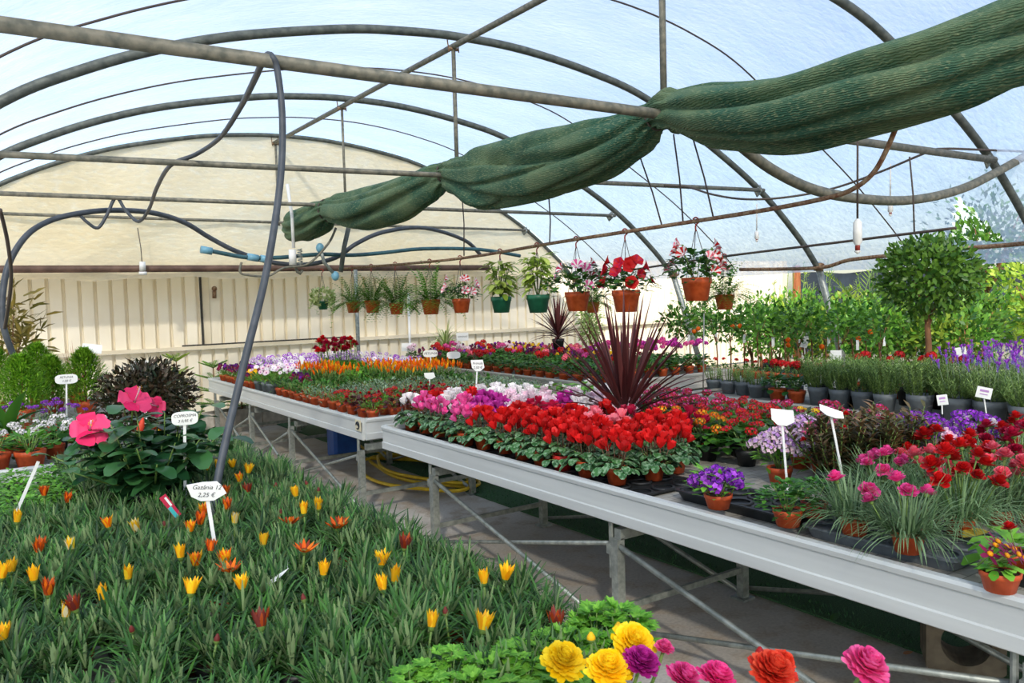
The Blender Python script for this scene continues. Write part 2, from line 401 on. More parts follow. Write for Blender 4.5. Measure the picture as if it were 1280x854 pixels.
struct('trim_1', mb, plain('cream_trim', '#d8ccb0', '#e4d9c0', 2, .5))
mb = MB(); mb.box((xs - .01, 12.285, 1.68), (.025, .04, 1.26)); mb.box((xs + 1, 12.285, 1.07), (2.6, .03, .022)); 
struct('trim_2', mb, plain('dark_gap', '#3c3a36', None, rough=.8))
mb = MB(); mb.tube([at_y(268, 364, 12.25), at_y(268, 373, 12.25)], .03, 8); mb.blob(at_y(268, 361, 12.25), .04)
solo('wall_lamp', mb, M['rust'], 'small rusty fitting fixed high on the cream corrugated wall', 'fitting')

# shade net, rolled and tied to the tie bars
def net_mat():
    m, nt, out = newmat('shade_net'); L = nt.links
    tc = N(nt, 'UVMap') if False else N(nt, 'TexCoord')
    n1 = noise(nt, 3, 6); n2 = noise(nt, 90, 3, stretch=(1, .35, 1))
    w = N(nt, 'TexWave'); w.inputs['Scale'].default_value = 30; w.inputs['Distortion'].default_value = 5; w.inputs['Detail'].default_value = 2
    w.bands_direction = 'Z'; L.new(tc.outputs['Object'], w.inputs['Vector'])
    a = mixc(nt, ramp(nt, n1, (0,)*3 + (1,), (1,)*3 + (1,), .38, .66), lin('#2c5844'), lin('#667a58'))
    b = mixc(nt, ramp(nt, n2, (0,)*3 + (1,), (1,)*3 + (1,), .52, .7), a, lin('#7d8a66'))
    c = mixc(nt, .16, b, mixc(nt, w.outputs[0], lin('#1f4134'), lin('#688062')))
    p = N(nt, 'BsdfPrincipled'); p.inputs['Roughness'].default_value = .75; p.inputs['Specular IOR Level'].default_value = .25
    L.new(c, p.inputs['Base Color'])
    bp = N(nt, 'Bump'); bp.inputs['Strength'].default_value = .5; bp.inputs['Distance'].default_value = .01; L.new(w.outputs[0], bp.inputs['Height'])
    b2 = N(nt, 'Bump'); b2.inputs['Strength'].default_value = .4; b2.inputs['Distance'].default_value = .01; L.new(n2, b2.inputs['Height']); L.new(bp.outputs[0], b2.inputs['Normal'])
    L.new(b2.outputs[0], p.inputs['Normal']); L.new(p.outputs[0], out.inputs[0]); return m
NET = net_mat()
cpts = [at_x(1420, 0, 4.0), at_x(1280, 46, 4.0), at_x(1190, 82, 3.98), at_x(1090, 112, 3.95), at_x(990, 140, 3.92), at_x(900, 143, 3.9), at_x(840, 139, 3.88), at_x(818, 146, 3.87),
        at_x(790, 168, 3.87), at_x(735, 193, 3.86), at_x(670, 212, 3.85), at_x(610, 222, 3.83), at_x(572, 219, 3.8), at_x(557, 217, 3.78), at_x(538, 229, 3.76), at_x(500, 248, 3.72), at_x(455, 262, 3.68), at_x(425, 262, 3.64), at_x(410, 263, 3.6), at_x(392, 275, 3.55), at_x(374, 284, 3.5), at_x(358, 280, 3.45)]
crad = [.2, .2, .215, .225, .225, .2, .125, .085, .15, .2, .23, .225, .15, .09, .16, .21, .23, .18, .12, .2, .2, .05]
path = []; rad = []
for i in range(len(cpts) - 1):
    for k in range(6):
        t = k / 6; rad.append(crad[i] + (crad[i + 1] - crad[i]) * (t * t * (3 - 2 * t)))
path = smoothpath(cpts, 6); rad.append(crad[-1])
mb = MB(); vs = []; fs = []; n = 64; L = 0
for i, p in enumerate(path):
    d = (path[min(i + 1, len(path) - 1)] - path[max(i - 1, 0)]).normalized()
    x = d.cross(V((0, 0, 1))).normalized(); y = x.cross(d)
    if i: L += (p - path[i - 1]).length
    fold = min(1, max(.25, (rad[i] - .05) / .15))
    for j in range(n):
        a = 2 * PI * j / n; tw = L * 1.1
        rr = rad[i] * (1 + fold * (.12 * math.sin(2 * a + tw * .9) + .10 * math.sin(3 * a - tw * 1.2 + 1) - .42 * max(0, math.sin(4 * a + tw * .8 + 1.6 * math.sin(tw * 1.3))) ** 5 - .25 * max(0, math.sin(7 * a - tw * .7 + 1.2 * math.sin(tw * .8))) ** 6) + .05)
        if rad[i] < .13: rr *= 1 + .16 * math.sin(11 * a)
        vs.append(p + x * (math.cos(a) * rr) + y * (math.sin(a) * rr * 1.02))
for i in range(len(path) - 1):
    for j in range(n): fs.append((i * n + j, i * n + (j + 1) % n, (i + 1) * n + (j + 1) % n, (i + 1) * n + j))
fs += [tuple(range(n)), tuple((len(path) - 1) * n + j for j in range(n - 1, -1, -1))]
mb.add(vs, fs)
net = thing('shade_net', 'dark green shade net rolled up and tied in bulging swags under the tie bars', 'shade net', (3.87, 3.85, 2.8))
link('netting', mb.build('netting', NET), net, tuple(-V((3.87, 3.85, 2.8))))
for q in (7, 13, 18):
    c = cpts[q]; d = (cpts[q + 1] - cpts[q - 1]).normalized(); mb = MB()
    x = d.cross(V((0, 0, 1))).normalized(); y = x.cross(d)
    mb.tube([c + (x * math.cos(a) + y * math.sin(a)) * (crad[q] * 1.1) for a in [2 * PI * k / 16 for k in range(17)]], .008, 6)
    link('tie_cord', mb.build('tie_cord', M['wire']), net, tuple(-V((3.87, 3.85, 2.8))))

# ================================================================ pipes, hoses and hangers under the roof
def hose(name, pts, r, mat, label, cat, per=6, n=8):
    mb = MB(); mb.tube(smoothpath(pts, per), r, n); return solo(name, mb, mat, label, cat)
y0 = 3.78
hp = [at_y(262, 668, 3.25), at_y(276, 580, 3.32), at_y(305, 455, 3.42), at_y(333, 340, 3.55), at_y(350, 230, 3.68), at_y(353, 150, 3.74), at_y(347, 90, y0), at_y(340, 71, y0), at_y(331, 72, 3.9), at_y(318, 100, 4.3), at_y(300, 135, 5.0), at_y(275, 172, 5.8), at_y(245, 193, 6.4), at_y(213, 207, 6.6), at_y(196, 235, 7.6), at_y(186, 262, 8.6), at_y(173, 277, 9.0), at_y(157, 263, 9.1), at_y(145, 247, 9.12), at_y(133, 270, 9.1), at_y(122, 285, 9.1), at_y(108, 277, 9.1), at_y(98, 267, 9.12)]
hose('water_hose', hp, [.0165] * (len(hp) * 6 - 5), M['hose'], 'long black hose looping over the first tie bar and dropping into the orange-flowered bed', 'hose')
hose('drip_hose', [at_y(17, 445, 8.6), at_y(3, 400, 8.6), at_y(8, 340, 8.7), at_y(30, 298, 8.8), at_y(60, 277, 9), at_y(98, 267, 9.1), at_y(140, 263, 9.3), at_y(190, 266, 9.5), at_y(230, 278, 9.6), at_y(262, 297, 9.7), at_y(295, 314, 9.7), at_y(335, 327, 9.7), at_y(380, 331, 9.7), at_y(420, 322, 9.7), at_y(445, 305, 9.7), at_y(480, 290, 9.8), at_y(530, 285, 10), at_y(580, 300, 10.3), at_y(600, 318, 10.5)], .028, M['hose'], 'dark hose arching in front of the cream gable sheet beside the tied hose end', 'hose')
hose('side_cable', [at_y(0, 262, 6), at_y(9, 300, 6.2), at_y(14, 345, 6.4), at_y(10, 385, 6.6), at_y(6, 410, 6.8)], .012, M['wire'], 'thin black cable hanging straight at the picture edge before the cream gable sheet', 'cable')
bp_ = [at_y(255, 312, 9.4), at_y(280, 317, 9.4), at_y(310, 322, 9.4), at_y(350, 322, 9.4), at_y(400, 318, 9.4), at_y(440, 319, 9.4), at_y(480, 316, 9.4), at_y(530, 311, 9.4), at_y(600, 312, 9.4), at_y(650, 320, 9.4)]
t = thing('irrigation_pipe', 'teal irrigation pipe with pale blue couplings hanging before the gable sheet', 'pipe', tuple(bp_[0]))
mb = MB(); mb.tube([p - bp_[0] for p in smoothpath(bp_, 4)], .024, 8); link('pipe', mb.build('pipe', M['bluehose']), t)
for px_, py_ in ((258, 313), (316, 322), (332, 324)):
    c = at_y(px_, py_, 9.4) - bp_[0]; mb = MB(); mb.tube([c - V((.06, 0, -.01)), c + V((.06, 0, -.01))], .042, 10); link('coupling', mb.build('coupling', M['fitting']), t)
t = thing('solenoid_valve', 'pale blue water valve on a short bent pipe below the thin end of the net', 'valve', tuple(at_y(419, 345, 9.3)))
o_ = at_y(419, 345, 9.3)
mb = MB(); mb.blob((0, 0, 0), (.05, .05, .06), 0, 10, 6); link('valve_body', mb.build('valve_body', M['fitting']), t); mb = MB(); mb.blob(at_y(400, 310, 9.3) - o_, (.05, .05, .06), 0, 10, 6); link('valve_cap', mb.build('valve_cap', M['fitting']), t)
mb = MB(); mb.tube([at_y(401, 312, 9.3) - o_, at_y(405, 328, 9.3) - o_, at_y(418, 343, 9.3) - o_], .022, 8); link('bent_pipe', mb.build('bent_pipe', M['steel']), t)
mb = MB(); mb.tube([at_y(436, 283, 9.3) - o_, at_y(430, 310, 9.3) - o_, at_y(426, 340, 9.3) - o_], .03, 8); link('riser', mb.build('riser', M['pipedark']), t)
o_ = at_y(369, 325, 9.25)
t = thing('spring_hanger', 'white hose hanger with grey coil spring beside the black looping hose', 'hanger', tuple(o_))
mb = MB(); mb.tube([at_y(359, 230, 9.25) - o_, at_y(365, 270, 9.25) - o_, at_y(367, 310, 9.25) - o_], .02, 8); mb.tube([(-.03, 0, .12), (-.03, 0, -.06)], .045, 8); link('strap', mb.build('strap', M['white']), t)
mb = MB(); mb.tube([V((.06 + .025 * math.cos(a), .025 * math.sin(a), .13 - .19 * a / 40)) for a in [k * .5 for k in range(80)]], .007, 5); link('spring', mb.build('spring', M['steel']), t)
mb = MB(); mb.tube([(.0, 0, -.08), (.02, 0, -.14), (.05, 0, -.16), (.08, 0, -.12)], .018, 6); mb.tube(smoothpath([at_y(302, 328, 9.2) - o_, at_y(300, 340, 9.2) - o_, at_y(310, 344, 9.2) - o_, at_y(335, 345, 9.2) - o_, at_y(355, 335, 9.2) - o_, at_y(385, 330, 9.2) - o_, at_y(410, 305, 9.2) - o_, at_y(420, 285, 9.2) - o_]), .014, 6); link('hook', mb.build('hook', M['pipe']), t)
o_ = at_y(178, 333, 11.4); t = thing('pipe_hanger', 'thin wire with white clip gripping the brown gable pipe', 'hanger', tuple(o_))
mb = MB(); mb.tube([at_y(172, 285, 11.4) - o_, at_y(176, 310, 11.4) - o_, (0, 0, 0)], .006, 5); link('wire', mb.build('wire', M['wire']), t)
mb = MB(); mb.box((0, 0, 0), (.07, .05, .12)); mb.box((0, 0, -.09), (.09, .05, .04)); link('clip', mb.build('clip', M['white']), t)
# grey loop hose, hung across the tunnel
hose('sagging_pipe', [at_y(870, 128, 3.7), at_y(900, 158, 3.7), at_y(930, 186, 3.7), at_y(970, 215, 3.7), at_y(1020, 238, 3.7), at_y(1080, 249, 3.7), at_y(1140, 250, 3.7), at_y(1200, 237, 3.7), at_y(1250, 213, 3.7), at_y(1300, 184, 3.7), at_y(1340, 160, 3.7)], .039, M['pipe'], 'thick grey-brown pipe sagging in a curve below the rolled green net', 'pipe', n=10)
hose('power_cable', [at_y(830, 232, 6.4), at_y(860, 234, 6.2), at_y(890, 243, 5.8), at_y(930, 249, 5.4), at_y(980, 247, 5.1), at_y(1040, 236, 4.8), at_y(1100, 215, 4.4), at_y(1160, 190, 4.0), at_y(1180, 186, 3.9), at_y(1220, 187, 3.8), at_y(1290, 190, 3.8)], .011, M['wire'], 'thin black cable waving across behind the sagging grey-brown pipe', 'cable')
BAR = [at_x(424, 336, 4.1), at_x(560, 325, 4.1), at_x(700, 302.5, 4.1), at_x(850, 279.5, 4.1), at_x(960, 262, 4.1), at_x(1031, 248, 4.1), at_x(1065, 237, 4.1), at_x(1090, 218, 4.1), at_x(1107, 190, 4.1), at_x(1128, 140, 4.1)]
hose('basket_rail', BAR, .014, M['rust'], 'long rusty rail hung with pots and bent upward at its near end', 'rail')
BAR2 = [at_x(735, 346, 5.6), at_x(880, 324, 5.6), at_x(1040, 304, 5.6), at_x(1195, 285, 5.6)]
hose('iron_rod', BAR2, .01, M['wire'], 'thin dark iron rod hung on wires near the film side', 'rod')
def rail_z(y, B=BAR):
    for a, b in zip(B, B[1:]):
        if (a.y - y) * (b.y - y) <= 0: return a.z + (b.z - a.z) * (y - a.y) / ((b.y - a.y) or 1)
    return B[0].z
for i, (a, b, X, w) in enumerate((((800, 196), (828, 284), 4.1, 'slanting just past the middle swag of the net'), ((842, 168), (854, 279), 4.1, 'beside the red petunia basket'), ((866, 172), (892, 273), 4.1, 'over the striped petunia basket'), ((577, 238), (580, 320), 4.1, 'under the middle knot of the net'), ((686, 246), (687, 304), 4.1, 'above the striped red basket'), ((1137, 196), (1143, 292), 5.6, 'hooked on the thin iron rod'))):
    mb = MB(); mb.tube([at_x(*a, X), at_x((a[0] + b[0]) / 2 + 1.5, (a[1] + b[1]) / 2, X), at_x(*b, X)], .006, 5)
    solo('hanging_wire', mb, M['wire'], 'thin hanging wire ' + w, 'wire', 'rail hanging wires')
for (x, ya, yb, X, w, r) in ((1072, 158, 318, 5.2, 'white sprinkler on a long dark tube under the sagging pipe', .03), (1113, 205, 271, 7.5, 'small white sprinkler hanging behind the sagging pipe', .024), (946, 255, 303, 7.5, 'small pale sprinkler hanging before the film by the side hoop', .024)):
    b = at_x(x, yb, X); a = at_x(x, ya, X); t = thing('hanging_sprinkler', w, 'sprinkler', tuple(b), group='hanging sprinklers')
    h = (a - b).z * (.28 if X < 6 else .3)
    mb = MB(); mb.tube([a - b, V((0, 0, h))], .008, 6); link('tube', mb.build('tube', M['wire' if X < 6 else 'white']), t)
    mb = MB(); mb.lathe([(.3 * r, h), (r, h * .9), (r * 1.05, h * .35), (r * .5, h * .25), (r * .4, .03), (r * .8, .02), (0, 0)], 10); link('weight', mb.build('weight', M['white']), t)
    mb = MB(); mb.lathe([(r * .5, h * .28), (r * .6, h * .22), (r * .55, h * .1), (r * .35, h * .1)], 10); link('nozzle', mb.build('nozzle', M['redhook']), t)

# ================================================================ benches
ALU = plain('bench_aluminium', '#bcc0be', '#cbcfcc', 5, .45, .15, stretch=(1, .15, 3))
ALUW = plain('bench_cream_edge', '#b9b3a6', '#c9c3b5', 5, .5, .1, stretch=(1, .15, 3))
def bed_mat():
    m, nt, out = newmat('bench_tiles'); Lk = nt.links
    tc = N(nt, 'TexCoord'); b = N(nt, 'TexBrick'); Lk.new(tc.outputs['Object'], b.inputs['Vector'])
    b.inputs['Color1'].default_value = lin('#a5a298'); b.inputs['Color2'].default_value = lin('#8f8d84'); b.inputs['Mortar'].default_value = lin('#55534d')
    b.inputs['Scale'].default_value = 5; b.inputs['Mortar Size'].default_value = .012
    c = mixc(nt, .35, b.outputs[0], ramp(nt, noise(nt, 9, 6), lin('#6f6c63'), lin('#b3afa4')))
    p = N(nt, 'BsdfPrincipled'); Lk.new(c, p.inputs['Base Color']); p.inputs['Roughness'].default_value = .75; Lk.new(p.outputs[0], out.inputs[0]); return m
BED = bed_mat()
ZB, ZR = .705, .745
def board(L):   # ribbed aluminium edge running along local y, outer face towards -x
    prof = [(0, ZR), (-.03, ZR), (-.034, ZR - .012), (-.03, ZR - .03), (-.022, ZR - .035), (-.022, ZR - .115), (-.03, ZR - .12), (-.03, ZR - .165), (-.012, ZR - .175), (0, ZR - .165)]
    vs = []; k = len(prof)
    for y in (0, L): vs += [(x, y, z) for x, z in prof]
    mb = MB(); mb.add(vs, [(i, (i + 1) % k, k + (i + 1) % k, k + i) for i in range(k)] + [tuple(range(k - 1, -1, -1)), tuple(range(k, 2 * k))]); return mb
def bench(label, x0, x1, y0, y1, frames, mat, fx=.02, bx=None, braces=True):
    t = thing('plant_bench', label, 'bench', (x0, y0, 0)); L = y1 - y0; W = x1 - x0; bx = bx or W - .15
    link('side_board', board(L).build('side_board', mat, False), t)
    link('side_board', board(L).build('side_board', mat, False), t, (W, L, 0), (0, 0, PI))
    link('end_board', board(W).build('end_board', mat, False), t, (W, 0, 0), (0, 0, PI / 2))
    link('end_board', board(W).build('end_board', mat, False), t, (0, L, 0), (0, 0, -PI / 2))
    mb = MB(); mb.box((W / 2, L / 2, ZB - .02), (W - .01, L - .01, .04)); link('bench_top', mb.build('bench_top', BED, False), t)
    for i, fy in enumerate(frames):
        y = fy - y0
        for x in (fx, bx):
            mb = MB(); mb.box((0, 0, .25), (.045, .045, .5)); mb.box((0, 0, .006), (.09, .09, .012)); mb.tube([(-.0, .045, .3), (-.0, .045, .58)], .012, 8); mb.box((0, .03, .44), (.03, .07, .05))
            link('leg', mb.build('leg', M['steel'], False), t, (x, y, 0))
        mb = MB(); mb.bar((-.0, y, .52), (W - .05, y, .52), .045, .05); link('cross_beam', mb.build('cross_beam', M['steel'], False), t)
        mb = MB(); mb.bar((fx, y, .16), (bx, y, .16), .02, .03); link('cross_brace', mb.build('cross_brace', M['steel'], False), t)
        if braces and i + 1 < len(frames):
            y2 = frames[i + 1] - y0
            for x in (fx - .005, bx):
                mb = MB(); mb.tube([(x, y, .47), (x, y2, .03)], .014, 6); link('diagonal_brace', mb.build('diagonal_brace', M['steel']), t)
                mb = MB(); mb.tube([(x + .035, y, .05), (x + .035, y2 + .05, .46)], .012, 6); link('diagonal_brace', mb.build('diagonal_brace', M['steel']), t)
    return t
bA = bench('centre aluminium plant bench loaded with red cyclamen and carnations', 2.5, 4.4, .3, 5.33, [4.62, 2.83, 1.05], ALU, 0, .88)
bB = bench('aluminium plant bench behind the cyclamen bench, loaded with pansies and orange plumes', 2.53, 4.4, 5.76, 10.4, [10.0, 8.6, 7.35, 5.62 + .14], ALU, -.04, .95)
mb = MB(); mb.box((0, 0, 0), (.004, .1, .085)); q = at_x(447, 532, 2.49)
pl = link('maker_plate', mb.build('maker_plate', plain('beige_plate', '#cfc6a8', None), False), bB, tuple(V((-.036, q.y - 5.76, q.z))))
mb = MB(); mb.tube([V((0, .028 * math.cos(a), .028 * math.sin(a))) for a in [k * .35 for k in range(16)]], .005, 5); mb.tube([(0, .01, .025), (0, .0, 0), (0, -.012, .02), (0, -.02, -.02)], .004, 5); link('emblem', mb.build('emblem', M['ink']), pl, (-.005, 0, 0))
bC = bench('cream-edged plant bench with rosemary and lavender in grey pots', 5.4, 7.3, .2, 5.1, [4.9, 3.2, 1.4], ALUW)
bD = bench('cream-edged plant bench with geraniums, standing beyond the rosemary bench', 5.3, 7.3, 6.25, 10.8, [10.4, 8.6, 6.5], ALUW)
bL = bench('aluminium plant bench under the orange-flowered bed and pink hibiscus', -1.0, 1.22, .55, 5.2, [4.9, 3.0, 1.0], ALU)
bM = bench('aluminium plant bench with conifers and alyssum beyond the pink hibiscus', -1.2, 1.3, 5.42, 9.2, [9.0, 7.3, 5.6], ALU)
mb = MB(); mb.add([(5.62, 1.6, .57), (5.6, 4.2, .57), (5.72, 4.2, .02), (5.7, 1.6, .02)], [(0, 1, 2, 3)])
solo('blue_tarpaulin', mb, plain('dark_blue_sheet', '#1f3552', '#2c4666', 4, .5, bump=.3), 'dark blue tarpaulin hanging below the rosemary bench', 'tarpaulin')

# floor items
mb = MB(); c = V((3.33, 8.15, 0)); mb.box(c + V((0, 0, .17)), (.34, .24, .34)); mb.lathe([(.0, .42), (.04, .42), (.045, .39), (.04, .34)], 12, 0, c + V((.09, 0, 0)))
can = thing('water_canister', 'blue plastic water canister on the floor beneath the pansy bench', 'canister', tuple(c))
mb = MB(); hw, hd = .15, .12
sec = [(hw - .03, -hd), (hw, -hd + .03), (hw, hd - .03), (hw - .03, hd), (-hw + .03, hd), (-hw, hd - .03), (-hw, -hd + .03), (-hw + .03, -hd)]
vs = []; 
for z, s in ((0, .94), (.02, 1), (.3, 1), (.35, .86)): vs += [(x * s, y * s, z) for x, y in sec]
fs = [tuple(range(7, -1, -1)), tuple(range(24, 32))]
for k in range(3):
    for j in range(8): fs.append((k * 8 + j, k * 8 + (j + 1) % 8, (k + 1) * 8 + (j + 1) % 8, (k + 1) * 8 + j))
mb.add(vs, fs); link('body', mb.build('canister_body', M['bluecan'], False), can)
mb = MB(); mb.tube(smoothpath([(-.08, 0, .34), (-.08, 0, .4), (-.02, 0, .42), (.03, 0, .4), (.03, 0, .34)]), .014, 8); link('handle', mb.build('handle', M['bluecan']), can)
mb = MB(); mb.lathe([(.03, .34), (.03, .4), (.022, .41), (0, .41)], 12, 0, (.09, 0, 0)); link('screw_cap', mb.build('screw_cap', M['blackpot']), can)
pts = []
for k in range(90):
    a = k / 89 * 2 * PI * 3.1; r = 1 + .06 * math.sin(k * .9)
    pts.append(V((3.45 + .34 * r * math.cos(a) + .12 * math.sin(a * .5), 6.75 + .85 * r * math.sin(a) + .1 * math.cos(a * .3), .02 + .0006 * k)))
pts += [V((3.7, 7.6, .03)), V((3.6, 8.2, .02)), V((3.75, 8.9, .02))]
hose('garden_hose', pts, .016, M['yellowhose'], 'yellow garden hose coiled loosely on the floor under the benches', 'hose', per=3)
# hollow block
t = thing('hollow_block', 'weathered hollow concrete block on the floor under the near end of the cyclamen bench', 'block', (3.49, 1.74, 0), rz=-.95)
mb = MB(); W, Hh, D = .30, .28, .2; n = 28; vs = []
for y in (-D / 2, D / 2):
    for k in range(n):
        a = 2 * PI * k / n; ca, sa = math.cos(a), math.sin(a); s = 1 / max(abs(ca), abs(sa))
        vs.append((ca * s * W / 2, y, Hh / 2 + sa * s * Hh / 2))
    for k in range(n):
        a = 2 * PI * k / n; vs.append((math.cos(a) * .095, y, Hh / 2 + math.sin(a) * .095))
fs = []
for k in range(n):
    j = (k + 1) % n
    fs += [(k, j, n + j, n + k), (2 * n + j, 2 * n + k, 3 * n + k, 3 * n + j), (k, 2 * n + k, 2 * n + j, j), (n + k, n + j, 3 * n + j, 3 * n + k)]
mb.add(vs, fs); link('block_body', mb.build('block_body', M['concrete_block'], False), t)
mb = MB(); mb.leaf(at_z(1040, 776, .012), (1, .3, .1), .1, .04, k=3); solo('fallen_leaf', mb, M['L_mid'], 'single green leaf lying on the concrete beside the turf', 'leaf')
mb = MB(); mb.leaf(at_z(1130, 818, .012), (1, -.3, .1), .05, .03, k=3); solo('fallen_leaf', mb, M['L_dry'], 'small dry leaf lying on the concrete near the hollow block', 'leaf')
# ================================================================ PLANT KITS
def pot_mesh(r, h, mat, rim=True, name='pot'):
    mb = MB(); rb = r * .74
    mb.lathe([(0, 0), (rb, 0), (r * .95, h * .72), (r, h * .74), (r * 1.02, h), (r * .93, h), (r * .9, h * .86)] if rim else [(0, 0), (rb, 0), (r, h), (r * .95, h), (r * .92, h * .88)], 16)
    mb.lathe([(r * .91, h * .87), (0, h * .89)], 16, 1)
    return mb.build(name, [mat, M['soil']])
POTS = {}
def pot(r, h, key):
    k = (r, h, key)
    if k not in POTS: POTS[k] = pot_mesh(r, h, M[key])
    return POTS[k]

def outdir(a, el): return V((math.cos(a) * math.cos(el), math.sin(a) * math.cos(el), math.sin(el)))
def f_mound(mat, n, r, h, L, W, shape='spoon', up=.5, droop=.5, k=2, stems=True, lo=-.02):
    mb = MB()
    for i in range(n):
        a = rnd.uniform(0, 2 * PI); u = rnd.random() ** .5; rr = r * u
        top = h * math.sqrt(max(0, 1 - u * u * .9)); z = lo + (top - lo) * rnd.uniform(.55, 1) if rnd.random() < .8 else rnd.uniform(lo, top)
        d = outdir(a + rnd.gauss(0, .5), up * (1 - u * .8) + rnd.gauss(0, .25)); s = rnd.uniform(.7, 1.2)
        if k == 1: mb.dia((rr * math.cos(a), rr * math.sin(a), z), d, L * s, W * s)
        else: mb.leaf((rr * math.cos(a), rr * math.sin(a), z), d, L * s, W * s, droop=droop, k=k, shape=shape)
    if stems:
        for i in range(7):
            a = i * .9; mb.tube([(0, 0, -.02), (r * .5 * math.cos(a), r * .5 * math.sin(a), h * .75)], .0025, 4, 1)
    return mb.build('foliage', [mat, M['stem']])
def f_blades(mat, n, L, W, el=(.3, 1.4), droop=.8, k=4, r0=.02, shape='blade', fold=.3):
    mb = MB()
    for i in range(n):
        a = rnd.uniform(0, 2 * PI); e = rnd.uniform(*el); s = rnd.uniform(.6, 1.1); rr = r0 * rnd.random() ** .5
        mb.leaf((rr * math.cos(a), rr * math.sin(a), 0), outdir(a + rnd.gauss(0, .3), e), L * s, W * rnd.uniform(.8, 1.2), droop=droop * rnd.uniform(.4, 1.3), k=k, shape=shape, fold=fold)
    return mb.build('foliage', [mat])
def f_rosette_stems(mat, nst, nl, h, r, L, W, lean=.35, shape='lance', droop=.3, k=2, base_r=.02):
    mb = MB()
    for i in range(nst):
        a = rnd.uniform(0, 2 * PI); ln = lean * rnd.random() ** .6; s = rnd.uniform(.65, 1.05) * h
        b = V((base_r * math.cos(a), base_r * math.sin(a), 0)); tip = b + outdir(a, PI / 2 - ln) * s
        mid = b.lerp(tip, .5) + V((math.cos(a), math.sin(a), 0)) * r * .15
        path = [b, mid, tip]; mb.tube(path, [.003, .0025, .0015], 4, 1)
        for j in range(nl):
            t = (j + rnd.random()) / nl; t = .12 + .88 * t
            p = b.lerp(mid, t * 2) if t < .5 else mid.lerp(tip, t * 2 - 1)
            aa = j * 2.4 + rnd.gauss(0, .3); d = outdir(aa, rnd.uniform(.2, .9))
            if k == 1: mb.dia(p, d, L * rnd.uniform(.7, 1.15), W)
            else: mb.leaf(p, d, L * rnd.uniform(.7, 1.15), W, droop=droop, k=k, shape=shape)
    return mb.build('foliage', [mat, M['stem']])
def f_cyclamen(seed=0):
    mb = MB()
    for i in range(54):
        a = i * 2.4 + rnd.gauss(0, .2); u = ((i + 1) / 54) ** .55; rr = .09 * u; z = .06 * (1 - u ** 2) + rnd.uniform(-.022, .018)
        d = outdir(a + rnd.gauss(0, .25), .25 - .75 * u); mb.leaf((rr * math.cos(a), rr * math.sin(a), z), d, rnd.uniform(.036, .054), rnd.uniform(.036, .052), droop=.7, k=4, shape='round', fold=.25)
        if i % 2: mb.tube([(0, 0, -.01), (rr * math.cos(a), rr * math.sin(a), z)], .002, 4, 1)
    return mb.build('foliage', [M['L_cyc'], M['stem']])
def f_gazania():
    mb = MB()
    for s in range(9):
        a0 = rnd.uniform(0, 2 * PI); r0 = .075 * rnd.random() ** .5; c = V((r0 * math.cos(a0), r0 * math.sin(a0), rnd.uniform(.0, .035)))
        for i in range(26):
            a = i * 2.4 + rnd.gauss(0, .3); e = rnd.uniform(.2, 1.4)
            mb.leaf(c, outdir(a, e), rnd.uniform(.045, .115), rnd.uniform(.006, .0105), droop=rnd.uniform(.1, .7), k=3, shape='spoon', fold=.25)
    return mb.build('foliage', [M['L_gaz']])
# ---- flowers, origin at the flower, stem running down
def stemtube(mb, L, mi, r=.0018, bend=.0):
    mb.tube([(bend, 0, -L), (bend * .4, 0, -L * .4), (0, 0, 0)], r, 4, mi)
def fl_cyclamen(c):
    mb = MB(); stemtube(mb, .1, 1, .0018, .02)
    for i in range(5):
        a = i * 2 * PI / 5 + rnd.gauss(0, .15)
        mb.leaf((.004 * math.cos(a), .004 * math.sin(a), -.004), outdir(a, 1.0 + rnd.gauss(0, .15)), rnd.uniform(.04, .05), .032, up=(-math.cos(a), -math.sin(a), .3), k=3, shape='petal', fold=.25, curl=-.25)
    return mb.build('flower', [P[c], M['bud_stem']])
M['bud_stem'] = plain('reddish_stem', '#6a4a3a', None, rough=.6)
def fl_pom(c, r, layers=4, n=11, stem=.08, up=.2, hh=1.0, wide=.8):
    mb = MB(); stemtube(mb, stem, 1)
    for l in range(layers):
        e = up + (1.35 - up) * l / max(1, layers - 1); k = n - l
        for i in range(k):
            a = 2 * PI * (i + .5 * (l % 2)) / k + rnd.gauss(0, .1); L = r * (1.02 - .42 * l / layers) * rnd.uniform(.85, 1.1)
            mb.leaf((0, 0, r * .12 * l * hh), outdir(a, e + rnd.gauss(0, .12)), L, L * wide, up=(0, 0, 1), k=2, shape='petal', fold=.3, curl=-.4)
    mb.blob((0, 0, -r * .12), (r * .3, r * .3, r * .3), 1, 6, 3)
    return mb.build('flower', [P[c], M['stem']])
def fl_ranunculus(c, r, stem=.12):
    mb = MB(); mb.tube([(0, 0, -stem), (.004, 0, -stem * .4), (0, 0, 0)], .0035, 6, 1)
    for l in range(9):
        e = -.15 + 1.5 * l / 8; k = 17 - l; rr = r * (1 - .075 * l)
        for i in range(k):
            a = 2 * PI * (i + .5 * (l % 2)) / k + rnd.gauss(0, .06)
            mb.leaf(V((0, 0, r * .075 * l)) + outdir(a, 0) * r * .15 * (1 - l / 9), outdir(a, e + rnd.gauss(0, .06)), rr * rnd.uniform(.85, 1.05), r * .5, k=3, shape='petal', fold=.3, curl=-.7, ruf=.0012)
    mb.blob((0, 0, r * .45), (r * .3, r * .3, r * .3), 0, 8, 4); mb.blob((0, 0, -.004), (r * .35, r * .35, r * .25), 1, 8, 4)
    return mb.build('flower', [P[c], M['stem']])
